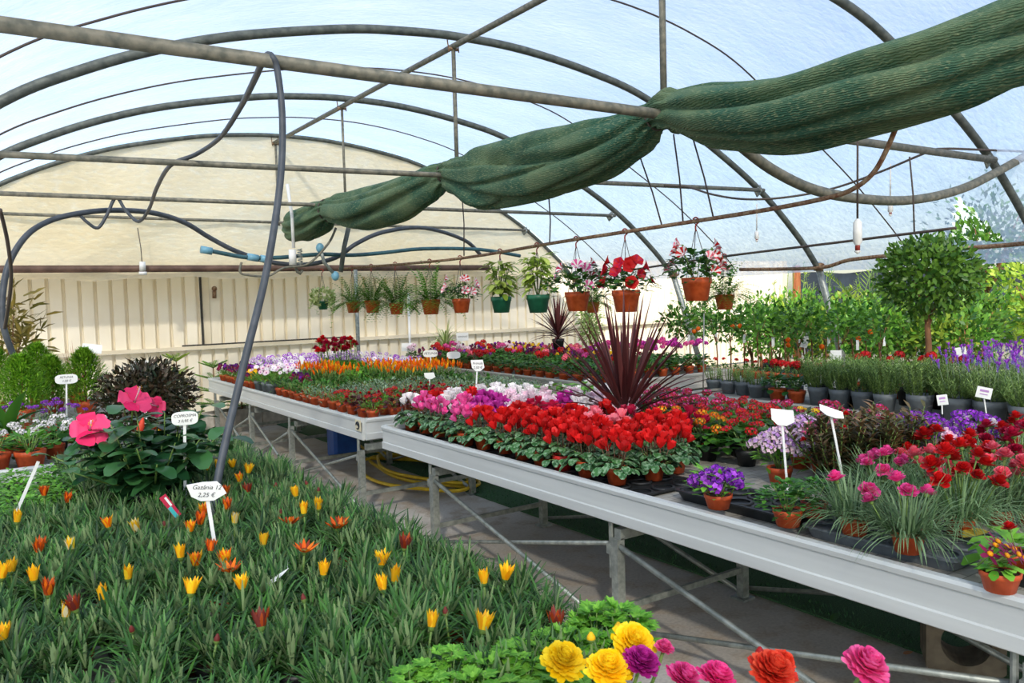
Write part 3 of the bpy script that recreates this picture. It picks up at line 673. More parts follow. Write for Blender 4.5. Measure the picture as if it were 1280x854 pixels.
def fl_umbel(c, R_, n=16, fr=.014, flat=.75, stem=.07, c2=None, np_=5):
    mb = MB(); stemtube(mb, stem, 1, .0022)
    for i in range(n):
        z = 1 - 1.5 * (i + .5) / n; a = i * 2.4; q = math.sqrt(max(0, 1 - z * z)); d = V((q * math.cos(a), q * math.sin(a), z)); p = V((d.x * R_, d.y * R_, d.z * R_ * flat))
        x = d.orthogonal().normalized(); y = d.cross(x)
        for j in range(np_):
            b = 2 * PI * j / np_ + i; mb.dia(p, (x * math.cos(b) + y * math.sin(b) + d * .25), fr * rnd.uniform(.9, 1.15), fr * .95, up=d, mi=2 if c2 and i % 3 == 0 else 0)
        mb.tube([V((0, 0, -R_ * .7)), p], .001, 3, 1, False)
    return mb.build('flower_head', [P[c], M['stem'], P[c2 or c]])
def fl_daisy(c, cc, r, n=12, stem=.05, tilt=.15, mid=None):
    mb = MB(); stemtube(mb, stem, 1)
    for i in range(n):
        a = 2 * PI * i / n; mb.leaf((0, 0, 0), outdir(a, tilt + rnd.gauss(0, .05)), r, r * .5, k=2, shape='petal', mi=0)
        if mid: mb.leaf((0, 0, .0015), outdir(a, tilt), r * .5, r * .4, k=2, shape='petal', mi=3)
    mb.blob((0, 0, .002), (r * .26, r * .26, r * .18), 2, 8, 4)
    return mb.build('flower', [P[c], M['stem'], P[cc], P[mid or c]])
def fl_pansy(c, c2, r=.024):
    mb = MB(); mb.tube([(0, .01, -.06), (0, .012, -.01), (0, 0, 0)], .0016, 4, 1)
    for a, cc in ((1.57 + .5, 0), (1.57 - .5, 0), (3.3, 2), (-.15, 2), (-1.57, 2)):
        d = V((math.cos(a), -.1, math.sin(a))); mb.leaf(d * .002, d, r, r * 1.15, up=(0, -1, 0), k=3, shape='round', mi=cc)
    mb.blob((0, -.003, 0), .004, 3, 6, 3)
    return mb.build('flower', [P[c], M['stem'], P[c2], P['gold']])
def fl_petunia(c1, c2, r=.035):
    mb = MB(); n = 20; vs = [V((0, .03, 0))]
    for ring, (rr, y) in enumerate(((.25, .016), (.62, .002), (1, -.004))):
        for j in range(n):
            a = 2 * PI * j / n; w = 1 + (.09 * math.cos(5 * a) if ring else 0); vs.append(V((math.cos(a) * rr * r * w, y, math.sin(a) * rr * r * w)))
    fs = []; mi = []
    for j in range(n):
        k = (j + 1) % n; stripe = 2 if (j % 4 in (0, 3)) else 0
        fs.append(((0, 1 + j, 1 + k), 3)); fs.append(((1 + j, 1 + n + j, 1 + n + k, 1 + k), stripe)); fs.append(((1 + n + j, 1 + 2 * n + j, 1 + 2 * n + k, 1 + n + k), stripe))
    o = len(mb.v); mb.v += [tuple(x) for x in vs]
    for f, m in fs: mb.f.append(f); mb.m.append(m)
    mb.tube([(0, .03, 0), (0, .055, -.008), (0, .07, -.03)], [.005, .003, .002], 5, 1)
    return mb.build('flower', [P[c1], M['stem'], P[c2], P['wine' if c1 == c2 else c2]])
def fl_plume(c, h=.045):
    mb = MB(); stemtube(mb, .05, 1, .002)
    for i in range(12):
        a = i * 2.4; z = h * .04 * i; mb.leaf((0, 0, z * .9), outdir(a, 1.15 + .03 * i), h * .55, h * .22, k=2, shape='lance')
    return mb.build('plume', [P[c], M['stem']])
def fl_lavender():
    mb = MB(); mb.tube([(0, 0, -.14), (.004, 0, -.05), (0, 0, 0)], .0014, 4, 1)
    for i in range(18):
        a = i * 2.4; z = .0022 * i; mb.dia((0, 0, z), outdir(a, .8), .011, .008, mi=2)
    for i in range(5):
        a = i * 1.3; mb.leaf((0, 0, .036), outdir(a, 1.1), .026, .010, k=2, shape='petal', mi=0)
    return mb.build('flower_spike', [P['violet'], M['L_greystem'], P['lavender']])
M['L_greystem'] = plain('lavender_stem', '#7c9170', None, rough=.7)
def fl_gazania(c, c2, openness):     # a cup of narrow petals; origin at the cup base
    mb = MB(); mb.tube([(.006, 0, -.085), (.003, 0, -.04), (0, 0, 0)], .003, 5, 1)
    mb.lathe([(.003, -.004), (.008, .002), (.0095, .012), (.008, .016)], 10, 1)
    n = 15; e = 1.56 - openness * 1.15
    for i in range(n):
        a = 2 * PI * i / n + rnd.gauss(0, .06); mb.leaf((.0095 * math.cos(a), .0095 * math.sin(a), .008), outdir(a, e + rnd.gauss(0, .07)), rnd.uniform(.03, .042), .0115, up=(0, 0, 1) if openness > .6 else (-math.cos(a), -math.sin(a), .2), k=3, shape='lance', mi=0 if i % 2 else 2, fold=.3, curl=-.25 if openness > .3 else .12)
    if openness > .3: mb.blob((0, 0, .012), (.008, .008, .006), 2, 8, 4)
    return mb.build('flower', [P[c], M['stem'], P[c2]])
def fl_bud(c, r=.007, h=.022):
    mb = MB(); mb.tube([(.006, 0, -.085), (.003, 0, -.04), (0, 0, 0)], .0026, 5, 1)
    mb.lathe([(.002, -.002), (r, h * .3), (r * .9, h * .6), (r * .3, h), (0, h * 1.05)], 9, 0); mb.lathe([(.002, -.003), (r * 1.05, h * .2), (r * 1.02, h * .35)], 9, 1)
    return mb.build('bud', [P[c], M['stem']])

def place(name, label, cat, loc, potspec=None, fol=None, fz=None, fls=(), fname=None, group=None, rz=None, sc=1, fsc=1, extra=()):
    """a potted plant: an empty at the pot's foot, then pot, foliage and each bloom as parts"""
    t = thing(name, label, cat, tuple(loc), rnd.uniform(0, 6.28) if rz is None else rz, group, sc)
    z = 0
    if potspec:
        link('pot', pot(*potspec), t); z = potspec[1] * .9
    if fz is not None: z = fz
    if fol is not None: link('foliage', rnd.choice(fol), t, (0, 0, z), (0, 0, rnd.uniform(0, 6.28)), fsc)
    for me, l, r, s in fls: link(fname or me.name.split('.')[0], me, t, (l[0], l[1], l[2] + z), r, s)
    for nm, me, l in extra: link(nm, me, t, l)
    return t
def dome(meshes, n, r, z0, z1, s=(.85, 1.15), tilt=.35, face=None):
    out = []
    for i in range(n):
        a = i * 2.4 + rnd.uniform(0, .8); u = math.sqrt((i + .5) / n); rr = r * u * rnd.uniform(.85, 1.1)
        z = z1 + (z0 - z1) * u ** 2 + rnd.uniform(-.012, .012)
        out.append((rnd.choice(meshes), (rr * math.cos(a), rr * math.sin(a), z), (rnd.gauss(0, .1), tilt * u, a) if face is None else (face + rnd.gauss(0, .15), rnd.gauss(0, .2), 0), rnd.uniform(*s)))
    return out

FOL = {}
FOL['cyc'] = [f_cyclamen() for _ in range(4)]
FOL['gaz'] = [f_gazania() for _ in range(5)]
FOL['ger'] = [f_mound(M['L_mid'], 70, .085, .1, .042, .042, 'round', .6, .4, 3) for _ in range(3)]
FOL['kal'] = [f_mound(M['L_mid'], 70, .1, .1, .05, .035, 'round', .5, .4, 3) for _ in range(3)]
FOL['grass'] = [f_blades(M['L_blue'], 300, .19, .0055, (.1, 1.45), 1.3, 4, .075) for _ in range(3)]
FOL['small'] = [f_mound(M['L_mid'], 60, .06, .08, .035, .016, 'lance', .8, .3, 2) for _ in range(3)]
FOL['smallb'] = [f_mound(M['L_bright'], 70, .075, .09, .04, .02, 'spoon', .8, .3, 2) for _ in range(3)]
FOL['sage'] = [f_mound(M['L_grey'], 110, .085, .075, .028, .009, 'lance', .8, .2, 1) for _ in range(3)]
FOL['beg'] = [f_mound(M['L_maroon'], 50, .075, .08, .045, .04, 'round', .5, .5, 3) for _ in range(3)]
FOL['cress'] = [f_mound(M['L_bright'], 150, .085, .07, .02, .016, 'round', .5, .1, 2, False) for _ in range(3)]
FOL['parsley'] = [f_mound(M['L_mid'], 300, .085, .095, .022, .018, 'round', .6, .2, 2) for _ in range(2)]
FOL['rose'] = [f_rosette_stems(M['L_rose'], 34, 54, .25, .06, .032, .0075, .42, k=1, base_r=.07) for _ in range(3)]
FOL['lav'] = [f_rosette_stems(M['L_rose'], 44, 36, .19, .07, .042, .006, .75, k=1, base_r=.07) for _ in range(3)]
FOL['rose_s'] = [f_rosette_stems(M['L_rose'], 16, 30, .15, .05, .022, .005, .45, k=1, base_r=.05) for _ in range(2)]
FOL['leuco'] = [f_rosette_stems(M['L_bronze'], 34, 28, .24, .08, .05, .016, .65, k=2, base_r=.05, droop=.6) for _ in range(2)]
FOL['bigleaf'] = [f_mound(M['L_bright'], 40, .13, .13, .11, .075, 'round', .5, .7, 4) for _ in range(2)]
FOL['primula'] = [f_mound(M['L_bright'], 22, .05, .045, .09, .045, 'spoon', .5, .7, 4, False) for _ in range(2)]
FOL['ranu'] = [f_mound(M['L_bright'], 60, .1, .09, .05, .028, 'lance', .7, .4, 3) for _ in range(2)]
FL = {}
for c in ('red', 'white', 'hotpink', 'magenta', 'palepink', 'crimson', 'salmon'): FL['cyc_' + c] = [fl_cyclamen(c) for _ in range(3)]
for c in ('red', 'hotpink', 'salmon', 'magenta', 'white', 'crimson', 'palepink'): FL['umb_' + c] = [fl_umbel(c, .03, 18, .015)]
for c, d in (('red', 'crimson'), ('orange', 'gold'), ('yellow', 'gold'), ('crimson', 'hotpink'), ('purple', 'violet'), ('palepink', 'lilac'), ('hotpink', 'salmon'), ('lilac', 'palepink')): FL['kal_' + c] = [fl_umbel(c, .026, 20, .0085, .5, .05, d, 4)]
for c in ('hotpink', 'red', 'salmon', 'white', 'crimson', 'palepink'): FL['carn_' + c] = [fl_pom(c, .026, 4, 12, .09), fl_pom(c, .022, 4, 11, .08)]
FL['plume'] = [fl_plume('orange'), fl_plume('orange', .04), fl_plume('gold', .042)]
FL['lav'] = [fl_lavender(), fl_lavender()]
FL['sen'] = [fl_daisy('lilac', 'darkpurple', .024, 12, .05, .15, 'white'), fl_daisy('violet', 'darkpurple', .024, 12, .05, .15, 'white'), fl_daisy('white', 'purple', .022, 12)]
FL['daisyw'] = [fl_daisy('white', 'lilac', .022, 12), fl_daisy('palepink', 'magenta', .024, 12)]
FL['ranred'] = [fl_pom('red', .026, 4, 11, .14), fl_pom('crimson', .026, 4, 11, .14)]
FL['pan_dark'] = [fl_pansy('darkpurple', 'wine'), fl_pansy('purple', 'darkpurple')]
FL['pan_yel'] = [fl_pansy('yellow', 'gold')]
FL['pan_wine'] = [fl_pansy('wine', 'wine'), fl_pansy('darkpurple', 'wine')]
FL['pet_red'] = [fl_petunia('red', 'red', .042), fl_petunia('red', 'crimson', .04)]
FL['pet_str'] = [fl_petunia('crimson', 'white', .036), fl_petunia('hotpink', 'white', .036)]
FL['pet_star'] = [fl_petunia('salmon', 'white', .03), fl_petunia('red', 'white', .032)]
FL['prim'] = [fl_daisy('wine', 'gold', .019, 5, .03, .1)]
FL['alyss'] = [fl_umbel('white', .02, 14, .008, .5, .05)]
FL['gz'] = {'o': [fl_gazania('orange', 'rust', .14), fl_gazania('orange', 'gold', .2)], 'y': [fl_gazania('gold', 'yellow', .02), fl_gazania('yellow', 'gold', .08)], 'r': [fl_gazania('rust', 'bud', .32)], 'O': [fl_gazania('orange', 'rust', .85)], 'c': [fl_gazania('cream', 'yellow', .08)], 'Y': [fl_gazania('gold', 'yellow', .26)], 'b': [fl_bud('bud')]}
NAMES = {'red': 'red', 'white': 'white', 'hotpink': 'bright pink', 'magenta': 'magenta', 'palepink': 'pale pink', 'crimson': 'crimson', 'salmon': 'salmon pink', 'orange': 'orange', 'yellow': 'yellow', 'purple': 'purple', 'lilac': 'lilac'}

# ================================================================ CENTRE BENCH
CYC = ['white hotpink hotpink leaf hotpink red red red red red red red',
       'red white hotpink magenta magenta red red red red red red red',
       'white red magenta magenta palepink crimson crimson red salmon salmon red red',
       'white white palepink palepink palepink magenta white red crimson red red -',
       'white white white palepink magenta white palepink palepink - - crimson -']
for r, row in enumerate(CYC):
    for c, col in enumerate(row.split()):
        if col == '-': continue
        x = 2.62 + .195 * r + rnd.uniform(-.015, .015); y = 5.17 - .2 * c - (.05 if r % 2 else 0) + rnd.uniform(-.015, .015)
        where = f'{ORD[c]} from the yellow-hose end, {ORD[r]} row in from the edge'
        lab = f'leafy cyclamen without open blooms, {where}' if col == 'leaf' else f'{NAMES[col]} cyclamen, {where}'
        fls = [] if col == 'leaf' else dome(FL['cyc_' + col], rnd.randint(10, 14) + (4 if col == 'red' else 0), .075, .085, .17, (.9, 1.25), .5)
        place('potted_cyclamen', lab, 'potted plant', (x, y, ZB + .012), (.056, .085, 'redpot' if (r, c) == (0, 9) else 'terracotta'), FOL['cyc'], None, fls, group='cyclamens on the centre bench', fsc=1.12)
def tray(label, c, rz, w, l, mat, nx, ny):
    t = thing('plant_tray', label, 'tray', c, rz, group='carrier trays'); mb = MB(); h = .04
    k = 24
    for sgn, z in ((1, 0),):
        vs = []
        def rr(hw, hl, z, rad=.03):
            o = []
            for q, (sx, sy) in enumerate(((1, 1), (-1, 1), (-1, -1), (1, -1))):
                for j in range(6):
                    a = q * PI / 2 + j / 5 * PI / 2; o.append((sx * (hw - rad) + rad * math.cos(a), sy * (hl - rad) + rad * math.sin(a), z))
            return o
        prof = [rr(w / 2 - .025, l / 2 - .025, 0), rr(w / 2 - .01, l / 2 - .01, h), rr(w / 2, l / 2, h), rr(w / 2, l / 2, h + .008), rr(w / 2 - .015, l / 2 - .015, h + .008), rr(w / 2 - .02, l / 2 - .02, h - .006)]
        for p in prof: vs += p
        fs = []
        for i in range(len(prof) - 1):
            for j in range(24): fs.append((i * 24 + j, i * 24 + (j + 1) % 24, (i + 1) * 24 + (j + 1) % 24, (i + 1) * 24 + j))
        fs += [tuple(range(23, -1, -1)), tuple((len(prof) - 1) * 24 + j for j in range(24))]
        mb.add(vs, fs)
    link('tray_body', mb.build('tray_body', M[mat], False), t)
    mb = MB()
    for i in range(nx):
        for j in range(ny):
            mb.lathe([(.045, h + .004), (.056, h + .006), (.06, h - .004), (.046, h - .006), (.044, h - .004), (.03, h - .0045)], 16, 0, ((i - (nx - 1) / 2) * w / nx, (j - (ny - 1) / 2) * l / ny, 0))
    link('cup_rings', mb.build('cup_rings', M[mat]), t); return t
ZA = ZB
tray('black carrier tray with empty cups beside the purple verbena', (2.78, 2.28, ZA), 0, .28, .66, 'blackpot', 2, 5)
tray('slate grey carrier tray under the grassy carnations', (2.82, 1.62, ZA), .03, .42, .58, 'greypot', 3, 4)
for i, y in enumerate((4.9, 4.25, 3.62, 3.0)): tray('black carrier tray ' + ['under the white and bright pink cyclamens at the bench corner', 'under the pink cyclamens next to the bench corner', 'under the red cyclamens midway along the row', 'under the last red cyclamens before the purple verbena'][i], (2.74, y, ZA - .028), 0, .42, .62, 'blackpot', 3, 4)
tray('black carrier tray under the deep burgundy primula by the picture edge', (2.8, 1.05, ZA), 0, .3, .4, 'blackpot', 2, 3)
def onA(px, py, z=ZB): return at_z(px, py, z)
TP = ('terracotta')
# kalanchoe block
kal = [(3.4, 3.35, 'orange'), (3.62, 3.3, 'red'), (3.85, 3.35, 'crimson'), (4.1, 3.4, 'red'), (3.42, 3.1, 'orange'), (3.64, 3.06, 'red'), (3.9, 3.1, 'red'), (4.12, 3.12, 'crimson'), (3.46, 2.86, 'red'), (3.72, 2.84, 'red'), (3.95, 2.84, 'yellow'), (4.18, 2.84, 'crimson'),
       (3.6, 3.6, 'crimson'), (3.85, 3.62, 'crimson'), (4.1, 3.68, 'crimson'), (3.62, 3.85, 'crimson'), (3.88, 3.9, 'crimson'), (4.12, 3.95, 'crimson'), (4.2, 2.55, 'crimson'), (4.15, 4.2, 'crimson')]
for i, (x, y, c) in enumerate(kal):
    place('potted_kalanchoe', f'{NAMES[c]} kalanchoe with dark leaves, {ORD[i]} counting inward by the spiky cordyline', 'potted plant', (x, y, ZB), (.06, .09, 'blackpot'), FOL['kal'], None, dome(FL['kal_' + c], 10 if c == 'crimson' else 7, .13, .1, .19, (.9, 1.3) if c != 'yellow' else (.6, .9), .4), group='kalanchoes on the centre bench', fsc=1.4)
# white and pale pink row at the back of the cyclamens
for i, (x, y, c) in enumerate(((3.62, 5.15, 'white'), (3.85, 5.1, 'white'), (4.1, 5.0, 'white'), (3.66, 4.6, 'palepink'), (3.9, 4.55, 'white'), (4.15, 4.5, 'palepink'), (3.62, 4.3, 'palepink'), (3.9, 4.28, 'palepink'))):
    if i < 3:
        place('leafy_hydrangea', f'broad-leaved green plant with white blooms, {ORD[i]} from the bench edge, above the yellow hose', 'potted plant', (x, y, ZB), (.07, .1, 'terracotta'), FOL['bigleaf'], None, dome(FL['cyc_white'], 4, .12, .1, .14), group='broad-leaved plants', fsc=1.1)
    else:
        place('potted_cyclamen', f'{NAMES[c]} cyclamen at the back of the centre bench, {ORD[i-3]} before the spiky cordyline', 'potted plant', (x, y, ZB), (.056, .085, 'terracotta'), FOL['cyc'], None, dome(FL['cyc_' + c], 13, .085, .09, .17), group='cyclamens on the centre bench')
def cordyline(label, loc, n, L, potspec, W=.03, sc=1):
    mb = MB()
    for i in range(n):
        u = i / n; a = i * 2.4; e = 1.5 - 1.4 * u ** .9
        mb.leaf((.02 * math.cos(a), .02 * math.sin(a), .02 + .1 * (1 - u)), outdir(a, e), L * rnd.uniform(.8, 1.05) * (1 - .1 * u), W, droop=.1 + .6 * u ** 2, k=6, shape='lance', fold=.5)
    mb.tube([(0, 0, -.05), (0, 0, .12)], .02, 8, 1)
    place('cordyline', label, 'potted plant', loc, potspec, [mb.build('foliage', [M['L_burg'], M['L_burg']])], rz=0, sc=sc)
cordyline('big burgundy spiky cordyline rising out of the red cyclamens', (3.42, 3.78, ZB), 78, .78, (.08, .13, 'blackpot'), .03)
# small verbena, parsley pots, carnations, primula
place('potted_verbena', 'small violet-flowered plant in a terracotta pot on the black tray end', 'potted plant', onA(898, 635, ZB + .045), (.058, .06, 'terracotta'), FOL['smallb'], None, dome([fl_umbel('purple', .02, 12, .012, .6, .04, 'violet')], 12, .1, .05, .095, (1.2, 1.6), .6), group='front pots', fsc=1.35)
place('potted_parsley', 'curly green herb in a terracotta pot on the black tray', 'potted plant', onA(985, 657, ZB + .045), (.056, .065, 'terracotta'), FOL['parsley'], None, (), fsc=1.25)
place('potted_parsley', 'green herb in a pot just behind the curly herb on the black tray', 'potted plant', onA(1018, 646, ZB + .045), (.052, .065, 'redpot'), FOL['parsley'], None, ())
def carn(i, px, py, c, n, lab, r=.12, z1=.19, fsc=1, z=ZB + .045):
    place('potted_carnation', lab, 'potted plant', onA(px, py, z), (.055, .075, 'terracotta'), FOL['grass'], None, dome(FL['carn_' + c], n, r, .1, z1, (1.25, 1.65), .5), group='carnations on the centre bench', fsc=fsc * 1.12)
carn(0, 1068, 668, 'hotpink', 2, 'grassy carnation with few bright pink blooms, at the tray corner by the curly herb', .13, .13)
carn(1, 1135, 690, 'hotpink', 4, 'grassy carnation with frilled bright pink blooms in the middle of the slate grey tray edge', .12, .17)
carn(2, 1105, 640, 'hotpink', 9, 'carnation crowded with magenta-pink blooms behind the grassy tray-edge carnations', .1, .17)
carn(3, 1160, 652, 'salmon', 6, 'carnation with salmon pink frilled blooms at the back of the slate grey tray', .1, .2)
carn(4, 1200, 668, 'red', 12, 'carnation thick with red blooms above the slate grey tray end', .12, .24)
carn(5, 1165, 622, 'red', 10, 'red carnation behind the salmon pink one', .1, .24, z=ZB)
carn(6, 1215, 640, 'red', 12, 'red carnation trailing blooms beside the yellow leaf', .12, .24, z=ZB)
carn(7, 1120, 618, 'salmon', 8, 'salmon pink carnation in front of the dark bronze shrub', .1, .13, z=ZB)
carn(8, 1250, 655, 'salmon', 9, 'salmon pink carnation beside the trailing red carnation', .1, .24, z=ZB)
carn(9, 1240, 612, 'crimson', 9, 'crimson carnation under the white carnations', .1, .22, z=ZB)
carn(10, 1275, 622, 'crimson', 9, 'crimson carnation cut by the picture edge', .1, .24, z=ZB)
carn(11, 1290, 655, 'salmon', 8, 'salmon pink carnation cut by the picture edge', .1, .22, z=ZB)
carn(12, 1240, 592, 'white', 4, 'carnation with a large white frilled bloom above the crimson ones', .06, .2, 1, ZB)
carn(13, 1205, 590, 'white', 4, 'white carnation standing among the purple verbenas', .06, .2, 1, ZB)
carn(14, 1275, 598, 'red', 10, 'red carnation behind the crimson ones at the picture edge', .1, .24, 1, ZB)
carn(15, 1190, 612, 'palepink', 7, 'pale pink carnation between the red and the purple blooms', .09, .2, 1, ZB)
for i, (px, py, lab) in enumerate(((1125, 600, 'purple verbena next to the dark bronze shrub'), (1168, 605, 'purple verbena in front of the white carnations'), (1150, 590, 'purple verbena at the back, before the cream bench edge'), (1215, 588, 'purple verbena under the small white carnation'))):
    place('potted_verbena', lab, 'potted plant', onA(px, py), (.06, .08, 'blackpot'), FOL['smallb'], None, dome(FL['kal_purple'], 13, .14, .13, .23, (1.2, 1.6)), group='verbenas on the centre bench', fsc=1.7)
for i, (px, py, lab) in enumerate(((1045, 618, 'dark bronze shrub with red buds behind the leaning white sign'), (1080, 615, 'dark bronze shrub, middle one of three by the leaning sign'), (1112, 610, 'dark bronze shrub touching the purple verbenas'))):
    place('bronze_shrub', lab, 'potted plant', onA(px, py), (.07, .09, 'blackpot'), FOL['leuco'], None, dome(FL['carn_red' if i == 0 else 'carn_crimson'], (5, 2, 1)[i], .13, .12, .22, (.6, .8)), group='bronze shrubs', sc=1.22)
for i, (px, py, c, lab) in enumerate(((975, 605, 'palepink', 'pale pink clustered flowers beside the upright white sign'), (1002, 585, 'lilac', 'lilac pink clustered flowers behind the upright white sign'), (1028, 592, 'hotpink', 'red and pink clustered flowers between the two white signs'))):
    place('potted_primrose', lab, 'potted plant', onA(px, py), (.06, .085, 'terracotta'), FOL['smallb'], None, dome(FL['kal_' + c], 17, .13, .1, .18, (1.3, 1.8)), group='clustered primroses', fsc=1.4)
place('potted_primula', 'burgundy primula with yellow eyes in a terracotta pot on the bench edge', 'potted plant', onA(1250, 738, ZB + .04), (.056, .06, 'terracotta'), FOL['primula'], None, [(FL['prim'][0], l, r, 1.9) for l, r in (((-.045, -.02, .065), (.9, -.1, 0)), ((-.015, -.045, .065), (1, 0, 0)), ((.03, -.03, .065), (.9, .2, 0)), ((-.03, .01, .085), (.6, 0, .2)), ((.015, .01, .085), (.7, 0, 0)), ((-.055, .02, .065), (.6, -.4, 0)), ((.06, -.005, .06), (.8, .4, 0)), ((.02, -.055, .045), (1.2, 0, 0)))], rz=.3, fsc=.58)
place('potted_primula', 'leafy pale green primula with one red bloom behind the burgundy primula', 'potted plant', onA(1268, 712, ZB + .04), (.056, .06, 'terracotta'), FOL['primula'], None, dome(FL['carn_red'], 1, .02, .07, .08), fsc=1.25)
mb = MB(); mb.leaf((0, 0, 0), (.9, -.3, .25), .1, .075, k=4, shape='round', droop=.3); solo('yellow_leaf', mb, leafmat('yellowed_leaf', '#b8a838', '#cfc050', .5, .2), 'single yellowed leaf on the tray beside the trailing red carnation', 'leaf', loc=tuple(onA(1205, 672, ZB + .06)))
# ================================================================ PANSY BENCH (beyond the centre bench)
T5 = (.052, .08, 'terracotta')
def B(kind, r, y, lab):
    x = 2.66 + .2 * r + rnd.uniform(-.015, .015); loc = (x, y + rnd.uniform(-.015, .015), ZB); g = kind + ' pots on the pansy bench'
    if kind == 'dark pansy': place('potted_pansy', lab, 'potted plant', loc, T5, FOL['smallb'], None, dome(FL['pan_dark'] + FL['pan_wine'], 9, .085, .07, .13, (1, 1.3), 0), group=g, rz=rnd.gauss(-.3, .3))
    elif kind == 'yellow pansy': place('potted_pansy', lab, 'potted plant', loc, T5, FOL['smallb'], None, dome(FL['pan_yel'] + FL['pan_yel'] + FL['pan_wine'], 9, .085, .07, .13, (1, 1.3), 0), group=g, rz=rnd.gauss(-.3, .3))
    elif kind == 'white daisy': place('potted_daisy', lab, 'potted plant', loc, (.06, .11, 'greypot'), FOL['smallb'], None, dome(FL['daisyw'], 7, .1, .1, .18, (1, 1.4), face=.8), group=g, fsc=1.3, rz=rnd.gauss(-.3, .3))
    elif kind == 'lilac daisy': place('potted_cineraria', lab, 'potted plant', loc, T5, FOL['smallb'], None, dome(FL['sen'], 7, .1, .12, .21, (1, 1.35), face=.8), group=g, fsc=1.35, rz=rnd.gauss(-.3, .3))
    elif kind == 'orange plume': place('potted_celosia', lab, 'potted plant', loc, T5, FOL['small'], None, dome(FL['plume'], 13, .1, .13, .19, (1.3, 1.8), .3), group=g, fsc=1.45)
    elif kind == 'green herb': place('potted_herb', lab, 'potted plant', loc, T5, FOL['small'], None, (), group=g, fsc=1.5)
    elif kind == 'grey thyme': place('potted_thyme', lab, 'potted plant', loc, T5, FOL['sage'], None, (), group=g, fsc=1.45)
    elif kind == 'red begonia': place('potted_begonia', lab, 'potted plant', loc, T5, FOL['beg'], None, dome(FL['carn_red'] + FL['carn_crimson'], 3, .07, .08, .12, (.6, .9)), group=g)
    elif kind == 'green begonia': place('potted_begonia', lab, 'potted plant', loc, T5, FOL['smallb'], None, dome(FL['kal_red'], 4, .07, .08, .12), group=g)
    elif kind == 'red ranunculus': place('potted_ranunculus', lab, 'potted plant', loc, (.055, .1, 'terracotta'), FOL['ranu'], None, dome(FL['ranred'], 4, .11, .26, .4, (1.6, 2.2), .2), group=g, fsc=1.5)
    elif kind == 'lime foliage': place('potted_herb', lab, 'potted plant', loc, T5, FOL['ranu'], None, (), group=g, fsc=1.2)
def kindB(r, y):
    if r == 0: return 'dark pansy' if y > 9.6 else 'yellow pansy' if y > 8.9 else 'white daisy' if y > 8.25 else 'green herb' if y > 7.2 else 'grey thyme' if y > 6.6 else 'red begonia'
    if r == 1: return 'dark pansy' if y > 9.4 else 'yellow pansy' if y > 9 else 'white daisy' if y > 8.3 else 'dark pansy' if y > 7.8 else 'green herb' if y > 7.1 else 'grey thyme' if y > 6.4 else 'red begonia'
    if r < 4: return 'lilac daisy' if y > 8.7 else 'orange plume' if y > 7.7 else 'green herb' if y > 7.3 else 'grey thyme' if y > 6.4 else 'red begonia'
    if r == 4: return 'lilac daisy' if y > 9.2 else 'red ranunculus' if y > 8.6 else 'lime foliage' if y > 7.9 else 'green herb' if y > 7.3 else 'grey thyme' if y > 6.6 else 'red begonia'
    if r < 7: return 'lilac daisy' if y > 9.5 else 'red ranunculus' if y > 8.8 else 'lime foliage' if y > 8.3 else 'orange plume' if y > 7.3 else 'grey thyme'
    return 'lilac daisy' if y > 8.1 else 'orange plume' if y > 7.2 else 'green herb' if y > 6.6 else 'grey thyme'
for r in range(9):
    cnt = {}
    for c in range(22):
        y = 10.25 - .208 * c; k = kindB(r, y)
        if k == 'red begonia' and (c + r) % 3 == 0: k = 'green begonia'
        cnt[k] = cnt.get(k, 0) + 1
        desc = {'dark pansy': 'dark purple pansies', 'yellow pansy': 'yellow and wine pansies', 'white daisy': 'white daisies', 'lilac daisy': 'lilac and white daisy flowers', 'orange plume': 'orange plume flowers', 'green herb': 'plain green herb', 'grey thyme': 'grey-green thyme', 'red begonia': 'dark-leaved begonia', 'green begonia': 'green-leaved red begonia', 'red ranunculus': 'tall red ranunculus', 'lime foliage': 'fresh green foliage plant'}[k]
        B(k, r, y, f'{desc}, {ORD[cnt[k]-1]} from the wall, {ORD[r]} row into the pansy bench')

